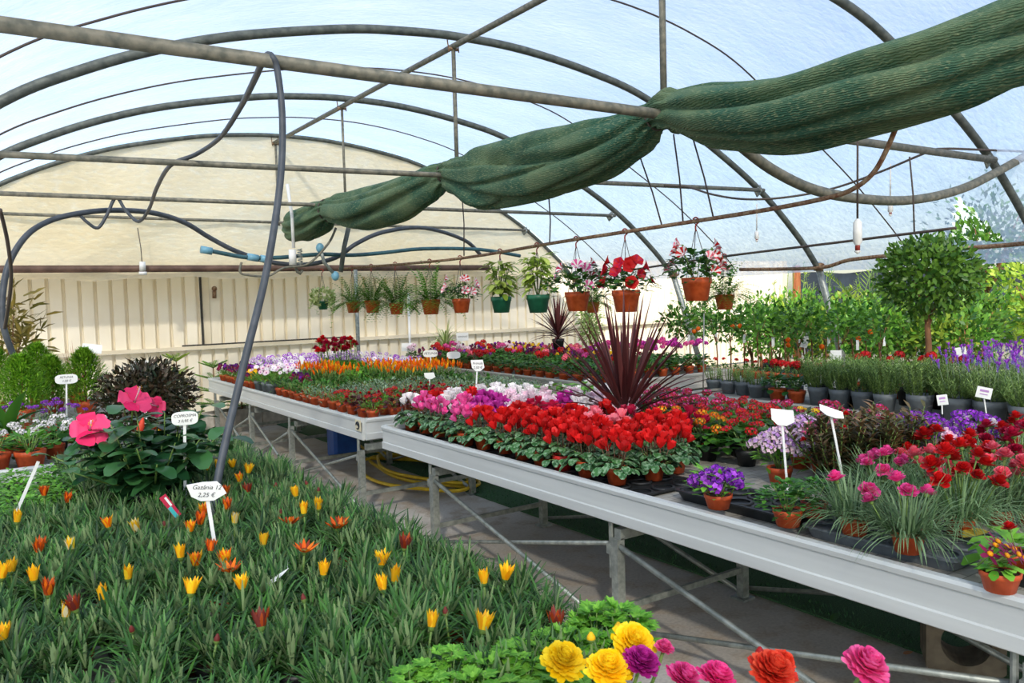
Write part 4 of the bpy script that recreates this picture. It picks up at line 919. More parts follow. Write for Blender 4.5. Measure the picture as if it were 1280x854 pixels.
# ================================================================ GERANIUM BENCH
for r in range(9):
    for c in range(19):
        x = 5.46 + .21 * r + rnd.uniform(-.02, .02); y = 10.6 - .225 * c + rnd.uniform(-.02, .02)
        z = ZB; tall = 0
        if c < 7:
            k = ['palepink', 'dark', 'leaf', 'dark', 'red', 'leaf', 'hotpink'][(r * 2 + c) % 7] if r < 6 else 'dark'
        elif r < 3: k = rnd.choice(['leaf'] * 5 + ['red', 'salmon']) if r < 2 else rnd.choice(['leaf', 'leaf', 'red', 'hotpink', 'red'])
        elif r < 6: k = rnd.choice(['red', 'dark', 'hotpink', 'leaf', 'leaf', 'salmon'])
        else: k = rnd.choice(['dark', 'leaf', 'leaf', 'salmon', 'dark'])
        if c > 14 and r > 2: k = 'hotpink' if (r + c) % 2 else 'magenta'; tall = .1
        where = f'{ORD[c]} from the wall, {ORD[r]} row into the geranium bench'
        n = rnd.randint(1, 3)
        if k == 'leaf': place('potted_geranium', f'green geranium without blooms, {where}', 'potted plant', (x, y, z), (.056, .09, 'terracotta2'), FOL['ger'], None, (), group='geraniums')
        elif k == 'dark': place('potted_pansy', f'dark purple flowering pot, {where}', 'potted plant', (x, y, z), (.056, .09, 'terracotta2'), FOL['beg'] if (r + c) % 2 else FOL['smallb'], None, dome(FL['pan_dark'] + FL['pan_wine'] + FL['pan_yel'][:1], 7, .08, .08, .15, (.9, 1.2), 0), group='dark pots on the geranium bench', rz=rnd.gauss(-.5, .4))
        else: place('potted_geranium', f'{NAMES[k]} geranium, {where}', 'potted plant', (x, y, z), (.056, .09, 'terracotta2'), FOL['ger'], None, dome(FL['umb_' + k], n, .08, .14 + tall, .19 + tall, (.9, 1.3), .3), group='geraniums', fsc=1.05 + tall * 2)
cordyline('smaller burgundy spiky cordyline on the geranium bench', at_x(698, 436, 6.4), 50, .5, (.08, .13, 'blackpot'), .03)
# ================================================================ ROSEMARY BENCH
G7 = (.085, .15, 'greypot')
fr = [(893, 490, 'rose_s', .075, 'small grey-potted herb at the very end of the rosemary bench, beside the wire'), (911, 492, 'rose_s', .075, 'small grey-potted herb, second from the rosemary bench end'), (930, 494, 'rose_s', .075, 'small grey-potted herb, third from the rosemary bench end'), (946, 497, 'rose_s', .075, 'small grey-potted herb next to the red geranium on the rosemary bench')]
for px, py, k, r, lab in fr: place('potted_herb', lab, 'potted plant', at_z(px, py, ZB), (r, .12, 'greypot'), FOL[k], None, (), group='small grey-potted herbs')
for px, py, lab in ((972, 500, 'red geranium in a terracotta pot beside the small grey-potted herbs'), (996, 503, 'red geranium in a terracotta pot beside the first large rosemary')):
    place('potted_geranium', lab, 'potted plant', at_z(px, py, ZB), (.075, .1, 'terracotta2'), FOL['ger'], None, dome(FL['umb_red'], 3, .06, .2, .24, (1, 1.3)), group='geraniums on the rosemary bench', fsc=1.35)
ros = [(1023, 506), (1050, 510), (1078, 513), (1106, 517), (1150, 522)]
for i, (px, py) in enumerate(ros): place('potted_rosemary', f'upright rosemary in a grey pot, {ORD[i]} after the two red geraniums along the bench edge', 'potted plant', at_z(px, py, ZB), (.082, .15, 'greypot'), FOL['rose'], None, (), group='front rosemaries', sc=1.0 if i < 4 else 1.12)
for i, (px, py, lab) in enumerate(((1197, 527, 'lavender in a grey pot beside the biggest rosemary'), (1238, 532, 'lavender in a grey pot with the tilted pink label'), (1284, 540, 'lavender in a grey pot cut by the picture edge'))):
    place('potted_lavender', lab, 'potted plant', at_z(px, py, ZB), (.1, .16, 'greypot'), FOL['lav'], None, dome(FL['lav'], 9, .13, .2, .25, (.9, 1.2), .3), group='front lavenders', sc=1.05)
n = 0
for r in range(1, 4):
    for c in range(11):
        y = 4.85 - .27 * c; x = 5.55 + .3 * r + rnd.uniform(-.03, .03)
        if y > 4.2: 
            if r > 1: continue
            place('potted_herb', f'grey-potted herb in the second row, {ORD[c]} from the bench end', 'potted plant', (x, y, ZB), (.075, .12, 'greypot'), FOL['rose_s'], None, (), group='second-row small herbs'); continue
        if y < 3.1:
            place('potted_lavender', f'purple lavender, {ORD[c-7]} past the rosemaries, {ORD[r]} row in from the bench edge', 'potted plant', (x, y, ZB), (.1, .16, 'greypot'), FOL['lav'], None, dome(FL['lav'], 12, .16, .2, .3, (1, 1.4), .5), group='lavenders further in', sc=1.05)
        elif r < 3:
            place('potted_rosemary', f'upright rosemary, {ORD[c-3]} along, {ORD[r]} row in from the bench edge', 'potted plant', (x, y, ZB), (.082, .15, 'blackpot'), FOL['rose'], None, (), group='rosemaries further in')
        else:
            place('potted_geranium', f'red geranium, {ORD[c-3]} along the inner row behind the rosemaries', 'potted plant', (x, y, ZB), (.075, .12, 'terracotta2'), FOL['ger'], None, dome(FL['umb_red'], 2, .06, .22, .27, (1, 1.3)), group='geraniums behind the rosemaries', fsc=1.3)
# laurel ball on a stem
def cloud(mb, c, r, n, L, W, k=1, mi=0, shell=.75):
    for i in range(n):
        d = sph(); q = V((d.x * r[0], d.y * r[1], d.z * r[2])) * rnd.uniform(shell, 1.05)
        dd = (d + sph() * .9 + V((0, 0, .2))).normalized()
        if k == 1: mb.dia(V(c) + q, dd, L * rnd.uniform(.7, 1.2), W, up=d, mi=mi)
        else: mb.leaf(V(c) + q, dd, L * rnd.uniform(.7, 1.2), W, up=d, k=k, droop=.4, mi=mi)
def tree(name, label, loc, th, tr, crowns, n, L, W, mat, group=None, potspec=None, k=1, cat='tree', rz=0, shell=.55):
    t = thing(name, label, cat, tuple(loc), rz, group); z0 = potspec[1] * .9 if potspec else 0
    if potspec: link('pot', pot(*potspec), t)
    mb = MB(); mb.tube([(0, 0, z0 - .02), (.01, 0, z0 + th * .5), (0, .01, z0 + th)], [tr, tr * .85, tr * .7], 8)
    for c, r in crowns:
        for j in range(4): d = sph(); mb.tube([(0, 0, z0 + th * .8), V(c) + V((d.x * r[0], d.y * r[1], d.z * r[2])) * .6 + V((0, 0, z0))], [tr * .5, tr * .15], 5)
    link('trunk', mb.build('trunk', M['bark']), t)
    mb = MB()
    for c, r in crowns: cloud(mb, V(c) + V((0, 0, z0)), r, int(n), L, W, k, 0, shell)
    link('crown', mb.build('crown', [mat]), t); return t
bt = at_x(1160, 462, 6.9)
tree('laurel_tree', 'ball-clipped laurel tree on a bare reddish stem behind the rosemaries', (bt.x, bt.y, ZB), 0.55, .032, [((0, 0, .88), (.4, .4, .34))], 2600, .062, .036, M['L_laurel'], None, (.12, .16, 'blackpot'), 2)
# citrus saplings behind the geranium-rosemary gap
for i in range(16):
    a = at_x(845 + i * 17, 436, 8.0 + (i % 3) * .35); h = .55
    t = tree('citrus_sapling', f'young citrus sapling with a bare stem, {ORD[i]} counting from the wall toward the side post', (a.x, a.y, .42), .5, .011, [((0, 0, .68), (.2, .2, .26))], 130, .085, .04, M['L_citrus'], 'citrus saplings', (.09, .16, 'blackpot' if i % 3 else 'terracotta2'), 2, shell=.2)
    if i % 3 == 1:
        for q in range(2):
            mb = MB(); mb.blob((rnd.uniform(-.15, .15), -.16, .62 + rnd.uniform(-.1, .15)), .032, 0, 10, 7); link('fruit', mb.build('fruit', [P['orange']]), t)
    if i % 2 == 0:
        mb = MB(); mb.box((.05, -.19, .6), (.05, .004, .11)); link('care_tag', mb.build('care_tag', M['cardwhite'], False), t)
for i in range(14):
    a = at_x(880 + i * 13, 452, 7.6); place('potted_geranium', f'small red-flowered pot on the low shelf by the citrus stems, {ORD[i]} from the wall', 'potted plant', (a.x, a.y, .62), (.06, .09, 'terracotta2'), FOL['small'], None, dome(FL['umb_red'], 1, .02, .12, .13, (.6, .9)), group='red pots before the citrus stems')
mb = MB(); mb.box((0, 0, .58), (.5, 4.4, .04)); 
for y in (-2.1, 0, 2.1): mb.box((-.2, y, .28), (.05, .05, .56)); mb.box((.2, y, .28), (.05, .05, .56))
solo('plant_shelf', mb, M['steel'], 'low metal shelf carrying small red-flowered pots before the citrus stems', 'shelf', smooth=False, loc=(7.65, 6.2, 0))
mb = MB(); mb.box((0, 0, .39), (1.3, 4.6, .05))
for x in (-.6, .6):
    for y in (-2.2, 0, 2.2): mb.box((x, y, .18), (.06, .06, .37))
solo('citrus_platform', mb, M['steel'], 'low platform on short legs carrying the young citrus saplings', 'platform', smooth=False, loc=(8.45, 6.3, 0))
# shrubs and trees beyond the open side
mats = ['L_citrus', 'L_bright', 'L_laurel', 'L_sun']
lab = ['glossy mid-green', 'fresh bright green', 'dark green', 'sunlit yellow-green']
n = 0
for j in range(3):
    for i in range(9):
        px = 940 + i * 34 + j * 11; X = 10.6 + j * 1.0; a = at_x(px, 420, X); m = (i + j * 2) % 4
        tree('nursery_shrub', f'{lab[m]} potted shrub, {ORD[i]} along in the {ORD[j]} row beyond the side post', (a.x, a.y, -.03), .35, .03, [((0, 0, .72 + .1 * j), (.42, .42, .48))], 420, .11, .05, M[mats[m]], 'nursery shrubs', (.18, .3, 'blackpot'), 1, 'shrub', shell=.3)
tr = [((15.5, 4.6), 2.6, 'L_sun', 'sunlit yellow-green tree behind the laurel ball', (1.2, 1.2, 1.1), 1.9), ((13.2, 3.2), 2.2, 'L_laurel', 'dense dark green tree at the picture edge beyond the lavender', (.8, .8, 1.0), 1.7), ((17, 7.2), 2.2, 'L_sun', 'sunlit low tree before the black netting', (1.0, 1.0, .8), 1.4), ((12.4, 4.6), 1.7, 'L_conifer', 'bright green shrub tree between laurel ball and dark tree', (.6, .6, .7), 1.2), ((18, 8.5), 3, 'L_citrus', 'tall green tree seen through the torn film', (1.3, 1.3, 1.3), 2.7)]
for (x, y), h, m, l, r, zc in tr: tree('garden_tree', l, (x, y, -.03), h * .6, .07, [((0, 0, zc), r), ((r[0] * .5, .2, zc - .3), tuple(q * .7 for q in r)), ((-r[0] * .4, -.2, zc - .4), tuple(q * .7 for q in r))], 520, .17, .075, M[m], 'trees beyond the open side', shell=.4)
# loose climbing shrub by the basket rail / end of wall
for i, (px, py, X, Y) in enumerate(((870, 440, 0, 10.9), (738, 425, 0, 11.5))):
    a = at_y(px, py, Y)
    tree('tall_bush', ['feathery tall green bush behind the orange hanging pot by the citrus', 'slim grey-green cypress-like bush behind the red geraniums'][i], (a.x, a.y, 0), 1.1, .03, [((0, 0, 1.5), (.45, .45, .6)) if i == 0 else ((0, 0, 1.25), (.25, .25, .55)), ((0, 0, 1.0), (.5, .4, .4) if i == 0 else (.2, .2, .4))], 600, .1, .02, M['L_rose'] if i else M['L_mid'], None, None, 1, 'bush', shell=.3)
# palms, bamboo and netting beyond
def netting():
    m, nt, o = newmat('black_netting'); L = nt.links
    c = ramp(nt, noise(nt, 1.5, 5), lin('#141c24'), lin('#2c3844')); p = N(nt, 'BsdfPrincipled'); L.new(c, p.inputs['Base Color']); p.inputs['Roughness'].default_value = .9; L.new(p.outputs[0], o.inputs[0]); return m
A_ = at_y(1000, 380, 13.2); B_ = V((30, 8.0, 0))
mb = MB(); vs = []; k = 60
for i in range(k + 1):
    t = i / k; p = V((A_.x, 13.2, 0)).lerp(B_, t); y = p.y + .06 * math.sin(i * 1.1)
    vs += [(p.x, y, 0), (p.x, y, 2.05 + .03 * math.sin(i * .8))]
mb.add(vs, [(2 * i, 2 * i + 2, 2 * i + 3, 2 * i + 1) for i in range(k)])
solo('netting_fence', mb, netting(), 'dark blue-black netting fence beyond the garden plants', 'fence', smooth=True)
a = at_y(996, 400, 12.1); mb = MB(); mb.tube([(0, 0, 0), (.01, 0, 1.2), (0, 0, 2.2)], [.1, .095, .09], 10)
solo('wooden_post', mb, M['wood'], 'round reddish wooden post at the end of the white wall', 'post', loc=(a.x, 12.1, 0))
def palm(label, loc, n, L, h, mat):
    t = thing('palm', label, 'palm', tuple(loc)); mb = MB(); mb.tube([(0, 0, 0), (0, 0, h)], .05, 8); link('trunk', mb.build('trunk', M['bark']), t)
    for i in range(n):
        a = i * 2.4; e = 1.35 - .9 * i / n; mb = MB(); p = V((0, 0, h)); d = outdir(a, e); pts = [p.copy()]
        for s in range(14):
            p = p + d * L / 14; d = (d + V((0, 0, -.09))).normalized(); pts.append(p.copy())
            x = d.cross(V((0, 0, 1))).normalized()
            if s > 1:
                for sg in (-1, 1): mb.leaf(p, (x * sg + d * .7 + V((0, 0, .25))), L * .24, .03, k=2, shape='lance')
        mb.tube(pts, .009, 4, 1); link('frond', mb.build('frond', [mat, M['stem']]), t)
palm('yellow-green palm with upright fronds before the black netting', at_y(1075, 420, 10.5).to_2d().to_3d(), 9, 1.3, .9, M['L_sun'])
for i, px in enumerate((1020, 985, 1095)):
    a = at_y(px, 400, 11.2); mb = MB()
    t = thing('bamboo_clump', ['slender bamboo-like plant just past the wooden post', 'slender bamboo-like plant hugging the wooden post', 'slender bamboo-like plant behind the palm'][i], 'plant', (a.x, a.y, 0), group='slender garden plants')
    for s in range(7):
        b = V((rnd.gauss(0, .12), rnd.gauss(0, .12), 0)); tp = b + V((rnd.gauss(0, .2), rnd.gauss(0, .2), rnd.uniform(1.7, 2.3))); mb.tube([b, tp], .008, 4, 1)
        for j in range(34): mb.dia(b.lerp(tp, rnd.uniform(.3, 1)), outdir(rnd.uniform(0, 6.28), rnd.uniform(-.2, .9)), .14, .025)
    link('foliage', mb.build('foliage', [M['L_sun'], M['stem']]), t)
# ================================================================ HANGING BASKETS
def hanger(h, r, hookmat):
    mb = MB()
    for i in range(3):
        a = 2 * PI * i / 3 + .4; mb.tube([(r * math.cos(a), r * math.sin(a), 0), (0, 0, h - .06)], .0025, 4, 0)
    w = mb.build('hanger_wires', M['wire']); mb = MB()
    mb.tube(smoothpath([(0, 0, h - .07), (0, 0, h - .03), (.018, 0, h - .01), (.02, 0, h + .01), (0, 0, h + .024), (-.018, 0, h + .012)], 4), .006, 6)
    return w, mb.build('hook', hookmat)
f_fern = [f_blades(M['L_fern'], 90, .27, .02, (.2, 1.45), 1.1, 6, .05, 'lance') for _ in range(3)]
def fernmesh():
    mb = MB()
    for i in range(120):
        a = i * 2.4; e = rnd.uniform(.0, 1.5); L = rnd.uniform(.22, .4); p = V((.03 * math.cos(a), .03 * math.sin(a), 0)); d = outdir(a, e)
        for s in range(12):
            p = p + d * L / 12; d = (d + V((0, 0, -.11))).normalized(); x = d.cross(V((0, 0, 1)))
            if x.length < .05: continue
            x.normalize(); w = .05 * math.sin(PI * (.15 + .8 * s / 12))
            for sg in (-1, 1): mb.dia(p, x * sg + d * .5, w, .02)
    return mb.build('foliage', [M['L_fern']])
fern = [fernmesh() for _ in range(3)]
ivy = []
for _ in range(2):
    mb = MB()
    for i in range(9):
        a = i * 2.4; p = V((.05 * math.cos(a), .05 * math.sin(a), .02)); d = outdir(a, .5); Lh = rnd.uniform(.15, .3) if i else .55; pts = [p.copy()]
        for s in range(12):
            p = p + d * Lh / 12; d = (d + V((0, 0, -.3))).normalized(); pts.append(p.copy())
            for q in range(2): mb.leaf(p, outdir(rnd.uniform(0, 6.28), rnd.uniform(-.3, .6)), .035, .03, k=2, shape='round')
        mb.tube(pts, .0015, 4, 1)
    cloud(mb, (0, 0, .06), (.14, .14, .1), 260, .04, .035, 2)
    ivy.append(mb.build('foliage', [M['L_varieg'], M['stem']]))
dief = []
for _ in range(2):
    mb = MB()
    for i in range(120):
        a = rnd.uniform(0, 6.28); z = rnd.uniform(.02, .32) ; rr = .03 + .1 * rnd.random(); p = V((rr * math.cos(a) * .7, rr * math.sin(a) * .7, z))
        mb.leaf(p, outdir(a + rnd.gauss(0, .4), rnd.uniform(-.5, .5)), rnd.uniform(.08, .13), .05, droop=.7, k=4, shape='round', fold=.15)
    for i in range(8): a = i * .8; mb.tube([(0, 0, -.02), (.08 * math.cos(a), .08 * math.sin(a), .28)], .004, 4, 1)
    dief.append(mb.build('foliage', [M['L_lime'], M['stem']]))
pet = [f_mound(M['L_mid'], 230, .18, .17, .05, .036, 'round', .5, .7, 3) for _ in range(3)]
def around(meshes, n, r, z0, z1, s=(.9, 1.1)):
    out = []
    for i in range(n):
        a = -PI / 2 + rnd.uniform(-1.9, 1.9); u = rnd.uniform(.6, 1); z = z0 + (z1 - z0) * rnd.random()
        rr = r * (1 - .35 * max(0, (z - z0) / (z1 - z0)))
        out.append((rnd.choice(meshes), (rr * math.cos(a), rr * math.sin(a), z), (rnd.uniform(-.7, 0), 0, a + PI / 2), rnd.uniform(*s) * (1.1 if meshes is FL['pet_red'] else 1.3)))
    return out
HB = [(404, 387, 4.1, .075, 'greenpot', ivy, (), 'variegated ivy trailing from a small green hanging pot, end of the row', 'hanging_ivy', .9),
      (442, 391, 4.1, .09, 'terracotta2', fern, (), 'hanging fern in an orange pot, next to the variegated ivy', 'hanging_fern', 1),
      (466, 391, 4.1, .095, 'terracotta2', fern, (), 'hanging fern in an orange pot, second from the variegated ivy', 'hanging_fern', 1),
      (496, 393, 4.1, .085, 'terracotta2', fern, (), 'hanging fern in an orange pot, third from the variegated ivy', 'hanging_fern', 1.1),
      (539, 393, 4.1, .1, 'terracotta2', fern, (), 'bushiest hanging fern in an orange pot, beside the small star-striped petunia', 'hanging_fern', 1.15),
      (577, 391, 4.1, .09, 'terracotta2', pet, ('pet_star', 9), 'small basket of red and white star petunias between the fern and the green pots', 'hanging_petunia', .75),
      (627, 391, 4.1, .095, 'greenpot', dief, (), 'lime-leaved foliage plant in a green hanging pot, nearer the ferns', 'hanging_foliage_plant', 1.05),
      (673, 391, 4.1, .1, 'greenpot', dief, (), 'lime-leaved foliage plant in a green hanging pot, nearer the striped petunias', 'hanging_foliage_plant', 1.1),
      (722, 389, 4.1, .1, 'terracotta2', pet, ('pet_str', 10), 'basket of pink and white striped petunias in an orange pot beside the lime-leaved plants', 'hanging_petunia', 1.05),
      (783, 390, 4.1, .105, 'terracotta2', pet, ('pet_red', 12), 'basket of solid red petunias in a two-step orange pot', 'hanging_petunia', .9),
      (871, 376, 4.1, .1, 'terracotta2', pet, ('pet_star', 13), 'basket of red and white striped petunias in the big orange pot by the citrus', 'hanging_petunia', .9),
      (741, 391, 5.6, .075, 'terracotta2', fern, (), 'small orange pot of green foliage hanging just behind the striped petunias', 'hanging_fern', .8),
      (906, 387, 5.6, .085, 'terracotta2', fern, (), 'fern in a small orange pot hung on the thin iron rod', 'hanging_fern', .9)]
for px, py, X, r, pm, fol, fl, lab, nm, fs in HB:
    loc = at_x(px, py, X); h = r * 1.55; top = rail_z(loc.y, BAR if X < 5 else BAR2) - loc.z
    fls = around(FL[fl[0]], fl[1] + 2, .21, .05, .25) if fl else ()
    w, hk = hanger(top, r, M['redhook'])
    t = place(nm, lab, 'hanging plant', loc, (r, h, pm), fol, None, fls, rz=rnd.uniform(-.2, .2) + math.atan2(-loc.x, loc.y) * -1 * -1, group='hanging baskets', fsc=fs * (1.3 if fol is pet or fol is ivy else 1.0))
    link('hanger', w, t, (0, 0, 0)); link('hook', hk, t, (0, 0, 0))
    for c in t.children:
        if c.name.startswith('hanger'): c.location.z = h * .9; c.scale.z = (top - h * .9) / top
mb = MB(); a = at_x(880, 392, 4.15); b = at_x(879, 502, 4.15); mb.tube([a, b], .005, 5); solo('thin_wire', mb, M['steel'], 'thin straight wire dropping below the big striped petunia basket', 'wire')
mb = MB(); a = at_y(446, 386, 10.9); mb.tube([(a.x, a.y, 0), (a.x, a.y, 2.1)], .03, 8); solo('prop_post', mb, M['steel'], 'slim grey post standing behind the orange-potted ferns', 'post')
mb = MB(); a = at_y(512, 420, 11.2); mb.tube([(a.x, a.y, 0), (a.x, a.y, 1.75)], .02, 8); solo('prop_post', mb, M['white'], 'thin white post before the wall, beyond the orange plumes', 'post')
# spider plant standing by the wall
a = at_x(556, 424, 4.9); a = at_y(556, 424, 10.95)
place('spider_plant', 'arching striped spider plant before the wall below the star petunias', 'potted plant', (a.x, a.y, .78), (.1, .16, 'terracotta2'), [f_blades(M['L_varieg'], 60, .5, .025, (.3, 1.4), 1.6, 6, .04)], None, ())
mb = MB(); mb.box((a.x, a.y, .75), (.5, .3, .06)); 
for sx in (-.2, .2): mb.box((a.x + sx, a.y, .36), (.05, .25, .72))
solo('plant_stand', mb, M['wood'], 'small wooden stand carrying the spider plant', 'stand', smooth=False)

# ================================================================ GAZANIA BED
ZL = ZB
gz = []
for r in range(10):
    for c in range(25):
        x = 1.22 - .15 * r; y = 1.42 + .15 * c
        if r > 5 and y > 3.95: continue              # herb corner
        if (x - .66) ** 2 + (y - 3.8) ** 2 < .04: continue
        if y > 5.0: continue
        loc = V((x + rnd.uniform(-.02, .02), y + rnd.uniform(-.02, .02), ZL))
        t = place('potted_gazania', '', 'potted plant', loc, (.058, .075, 'blackpot' if (r * 7 + c) % 5 else 'terracotta'), FOL['gaz'], .06, (), group='gazania bed', rz=0, fsc=rnd.uniform(.85, 1.22))
        t['rc'] = (r, c); gz.append([t, loc, []])
spec = '''o55,617 o84,625 y21,650 o136,656 o48,687 y14,711 y42,722 c172,661 c89,684 y129,746 c81,767 r95,758 y2,719 Y5,794 b165,784 o238,661 o250,652 o255,640 y226,694 o245,703 o263,686 o281,701 O288,712 Y238,739 Y303,732 y329,678 c293,651 O363,653 O380,687 y404,715 O423,656 y380,639 y370,618 y398,634 b398,612 b384,603 Y310,589 r310,613 o282,617 o284,634 y258,586 Y291,582 Y272,584 r327,780 b380,746 b270,797 b344,606 O422,658 r505,682 Y477,703 y479,734 y493,723 y605,725 Y631,720 y539,780 Y603,784 r694,780 b557,763 o300,600 b205,655 y160,720 b350,640 o60,740'''
words_ = {'o': 'orange', 'y': 'yellow', 'r': 'rust-red', 'O': 'open orange', 'c': 'cream', 'Y': 'golden', 'b': 'dark bud'}
for w in spec.split():
    k = w[0]; px, py = map(float, w[1:].split(',')); p = at_z(px, py, ZL + .172 + rnd.uniform(-.01, .01))
    best = min(gz, key=lambda g: (g[1].xy - p.xy).length)
    me = rnd.choice(FL['gz'][k]); best[2].append(k)
    link(me.name.split('.')[0], me, best[0], tuple(p - best[1] - V((0, 0, .015))), (rnd.gauss(0, .12), rnd.gauss(0, .12), rnd.uniform(0, 6)), rnd.uniform(1.0, 1.2))
for t, loc, ks in gz:
    r, c = t['rc']; del t['rc']
    if ks: what = 'gazania showing ' + (f'one {words_[ks[0]]} flower' if len(ks) == 1 and ks[0] != 'b' else ('one dark closed bud' if len(ks) == 1 else f'{["two","three","four","five","six"][min(len(ks),6)-2]} flowers'))
    else: what = 'gazania rosette without flowers'
    t['label'] = f'{what}, {ORD[r]} from the aisle, {ORD[c]} row back from the ranunculus'
# herb corner
for r in range(4):
    for c in range(7):
        x = .34 - .15 * r; y = 3.95 + .15 * c
        place('potted_cress', f'low bright green herb, {ORD[r]} over from the hibiscus, {ORD[c]} row toward the conifers', 'potted plant', (x, y, ZL), (.058, .055, 'blackpot'), FOL['cress'], None, (), group='bright green herbs by the hibiscus', fsc=1.15)
# light green feathery plants under the hose, past the hibiscus
for i, (x, y) in enumerate(((.72, 4.75), (.9, 4.85), (1.08, 4.8), (.8, 5.05), (1.0, 5.08))):
    place('potted_marigold', f'fresh green feathery plant by the black hose, {ORD[i]} of the group beside the hibiscus', 'potted plant', (x, y, ZL), (.058, .08, 'blackpot'), FOL['parsley'], None, dome([FL['gz']['Y'][0]], 1 if i == 1 else 0, .05, .12, .14), group='feathery green plants', fsc=1.2)
# hibiscus
hb = at_z(198, 655, ZL); hb.y = 3.8; hb.x = .66
t = thing('potted_hibiscus', 'bushy hibiscus with large dark leaves and bright pink blooms', 'potted plant', (hb.x, hb.y, ZL))
link('pot', pot(.1, .15, 'blackpot'), t)
mb = MB()
def hl(p, d, s): mb.leaf(p, d, .12 * s, .088 * s, droop=.55, k=4, shape='round', fold=.2)
for i in range(36):
    a = i * 2.4; ln = .15 + 1.05 * rnd.random(); L_ = rnd.uniform(.28, .44) if i < 18 else rnd.uniform(.22, .4); b = V((.03 * math.cos(a), .03 * math.sin(a), .14)); tp = b + outdir(a, PI / 2 - ln) * L_
    mb.tube([b, b.lerp(tp, .5) + outdir(a, 0) * .02, tp], [.005, .004, .0025], 5, 1)
    for j in range(11):
        tt = .2 + .8 * j / 10; aa = j * 2.4 + i; hl(b.lerp(tp, tt), outdir(aa, rnd.uniform(-.35, .45)), rnd.uniform(.6, 1.15))
link('foliage', mb.build('foliage', [M['L_hib'], M['stem']]), t)
def hib_flower(r):
    mb = MB(); mb.tube([(0, .1, -.05), (0, .05, -.01), (0, .02, 0)], .004, 6, 1)
    for i in range(5):
        a = 2 * PI * i / 5 + .3; d = V((math.cos(a), -.35, math.sin(a))); mb.leaf(d * .006 + V((0, .02, 0)), d, r * rnd.uniform(1.0, 1.12), r * 1.12, up=(0, -1, 0), k=7, shape='petal', fold=.1 + .12 * (i % 2), curl=.5, ruf=.008)
    mb.tube([(0, .02, 0), (0, -.03, .006), (.002, -.06, .018)], .0035, 6, 2)
    for i in range(18): mb.blob(V((0, -.035 - .0016 * i, .008 + .0005 * i)) + sph() * .009, .002, 3, 5, 3)
    mb.lathe([(.004, 0), (.012, .012), (.013, .03)], 8, 1, (0, .05, 0), Matrix.Rotation(PI / 2, 3, 'X'))
    return mb.build('flower', [P['hib'], M['stem'], P['palepink'], P['gold']])
def hibpart(px, py, r, rot, Y):
    p = at_y(px, py, Y); o = link('flower', hib_flower(r), t, tuple(p - V((hb.x, hb.y, ZL))), rot); return p
top = hibpart(170, 499, .062, (-.8, .1, .25), 3.82); hibpart(113, 536, .066, (-.4, -.2, .1), 3.78); hibpart(194, 508, .04, (-.2, .2, -.9), 3.88)
mb = MB()
for px, py, Y in ((170, 503, 3.87), (113, 540, 3.83), (180, 548, 3.8), (248, 540, 3.86)):
    p = at_y(px, py, Y) - V((hb.x, hb.y, ZL)); mb.tube([(0, 0, .2), (p * .5) + V((0, 0, .08)), p + V((0, .05, -.03))], [.005, .004, .003], 5, 0)
    for j in range(5): q = (p * (.45 + .1 * j)) + V((0, 0, .07 - .014 * j)); mb.leaf(q, outdir(j * 2.4, .1), .085, .06, droop=.5, k=4, shape='round', fold=.2, mi=1)
link('flowering_shoots', mb.build('flowering_shoots', [M['stem'], M['L_hib']]), t)
for px, py, Y, rr in ((175, 537, 3.8, .3), (242, 536, 3.86, -.45)):
    mb = MB(); mb.lathe([(.003, -.03), (.011, -.012), (.013, .005), (.009, .03), (.003, .045), (0, .047)], 8, 0); mb.lathe([(.004, -.032), (.013, -.016), (.0135, -.004)], 8, 1)
    link('bud', mb.build('bud', [P['coral'], M['stem']]), t, tuple(at_y(px, py, Y) - V((hb.x, hb.y, ZL))), (0, rr, 0), 1.15)
# ranunculus at the near end
rn = [(703, 829, 'ranyellow', .031, 1), (791, 806, 'ranyellow', .031, 2), (760, 840, 'ranyellow', .032, 0), (801, 830, 'magenta', .026, 1), (830, 811, 'ranpink', .014, 2), (853, 850, 'hotpink', .024, 1), (895, 850, 'hotpink', .026, 0), (964, 843, 'coral', .032, 1), (1081, 836, 'ranpink', .031, 2), (978, 828, 'coral', .018, 0)]
rl = ['yellow ranunculus bloom next to the gazanias', 'yellow ranunculus bloom behind the magenta one', 'yellow ranunculus bloom lowest at the picture bottom', 'magenta ranunculus bloom between the yellow ones', 'small round pink ranunculus bud flower', 'bright pink ranunculus bloom low beside the magenta one', 'bright pink ranunculus bloom low beside the coral one', 'large coral red ranunculus bloom', 'pink ranunculus bloom standing alone by the aisle', 'small coral bloom behind the large coral one']
for (px, py, c, r, q), l in zip(rn, rl):
    p = at_z(px, py, .955 + .012 * q)
    me = fl_ranunculus(c, r * 1.3, .13); b = V((p.x, p.y + .0, p.z - .20)); b.z = ZL
    t = place('potted_ranunculus', 'potted ranunculus with one ' + l.replace('ranunculus ', ''), 'potted plant', (min(p.x, 1.16), p.y, ZL), (.05, .075, 'terracotta'), FOL['ranu'], None, (), group='ranunculus pots', rz=0, fsc=.8)
    link('flower', me, t, tuple(p - V((min(p.x, 1.16), p.y, ZL))), (rnd.gauss(0, .12) + .45, rnd.gauss(0, .15), 0))
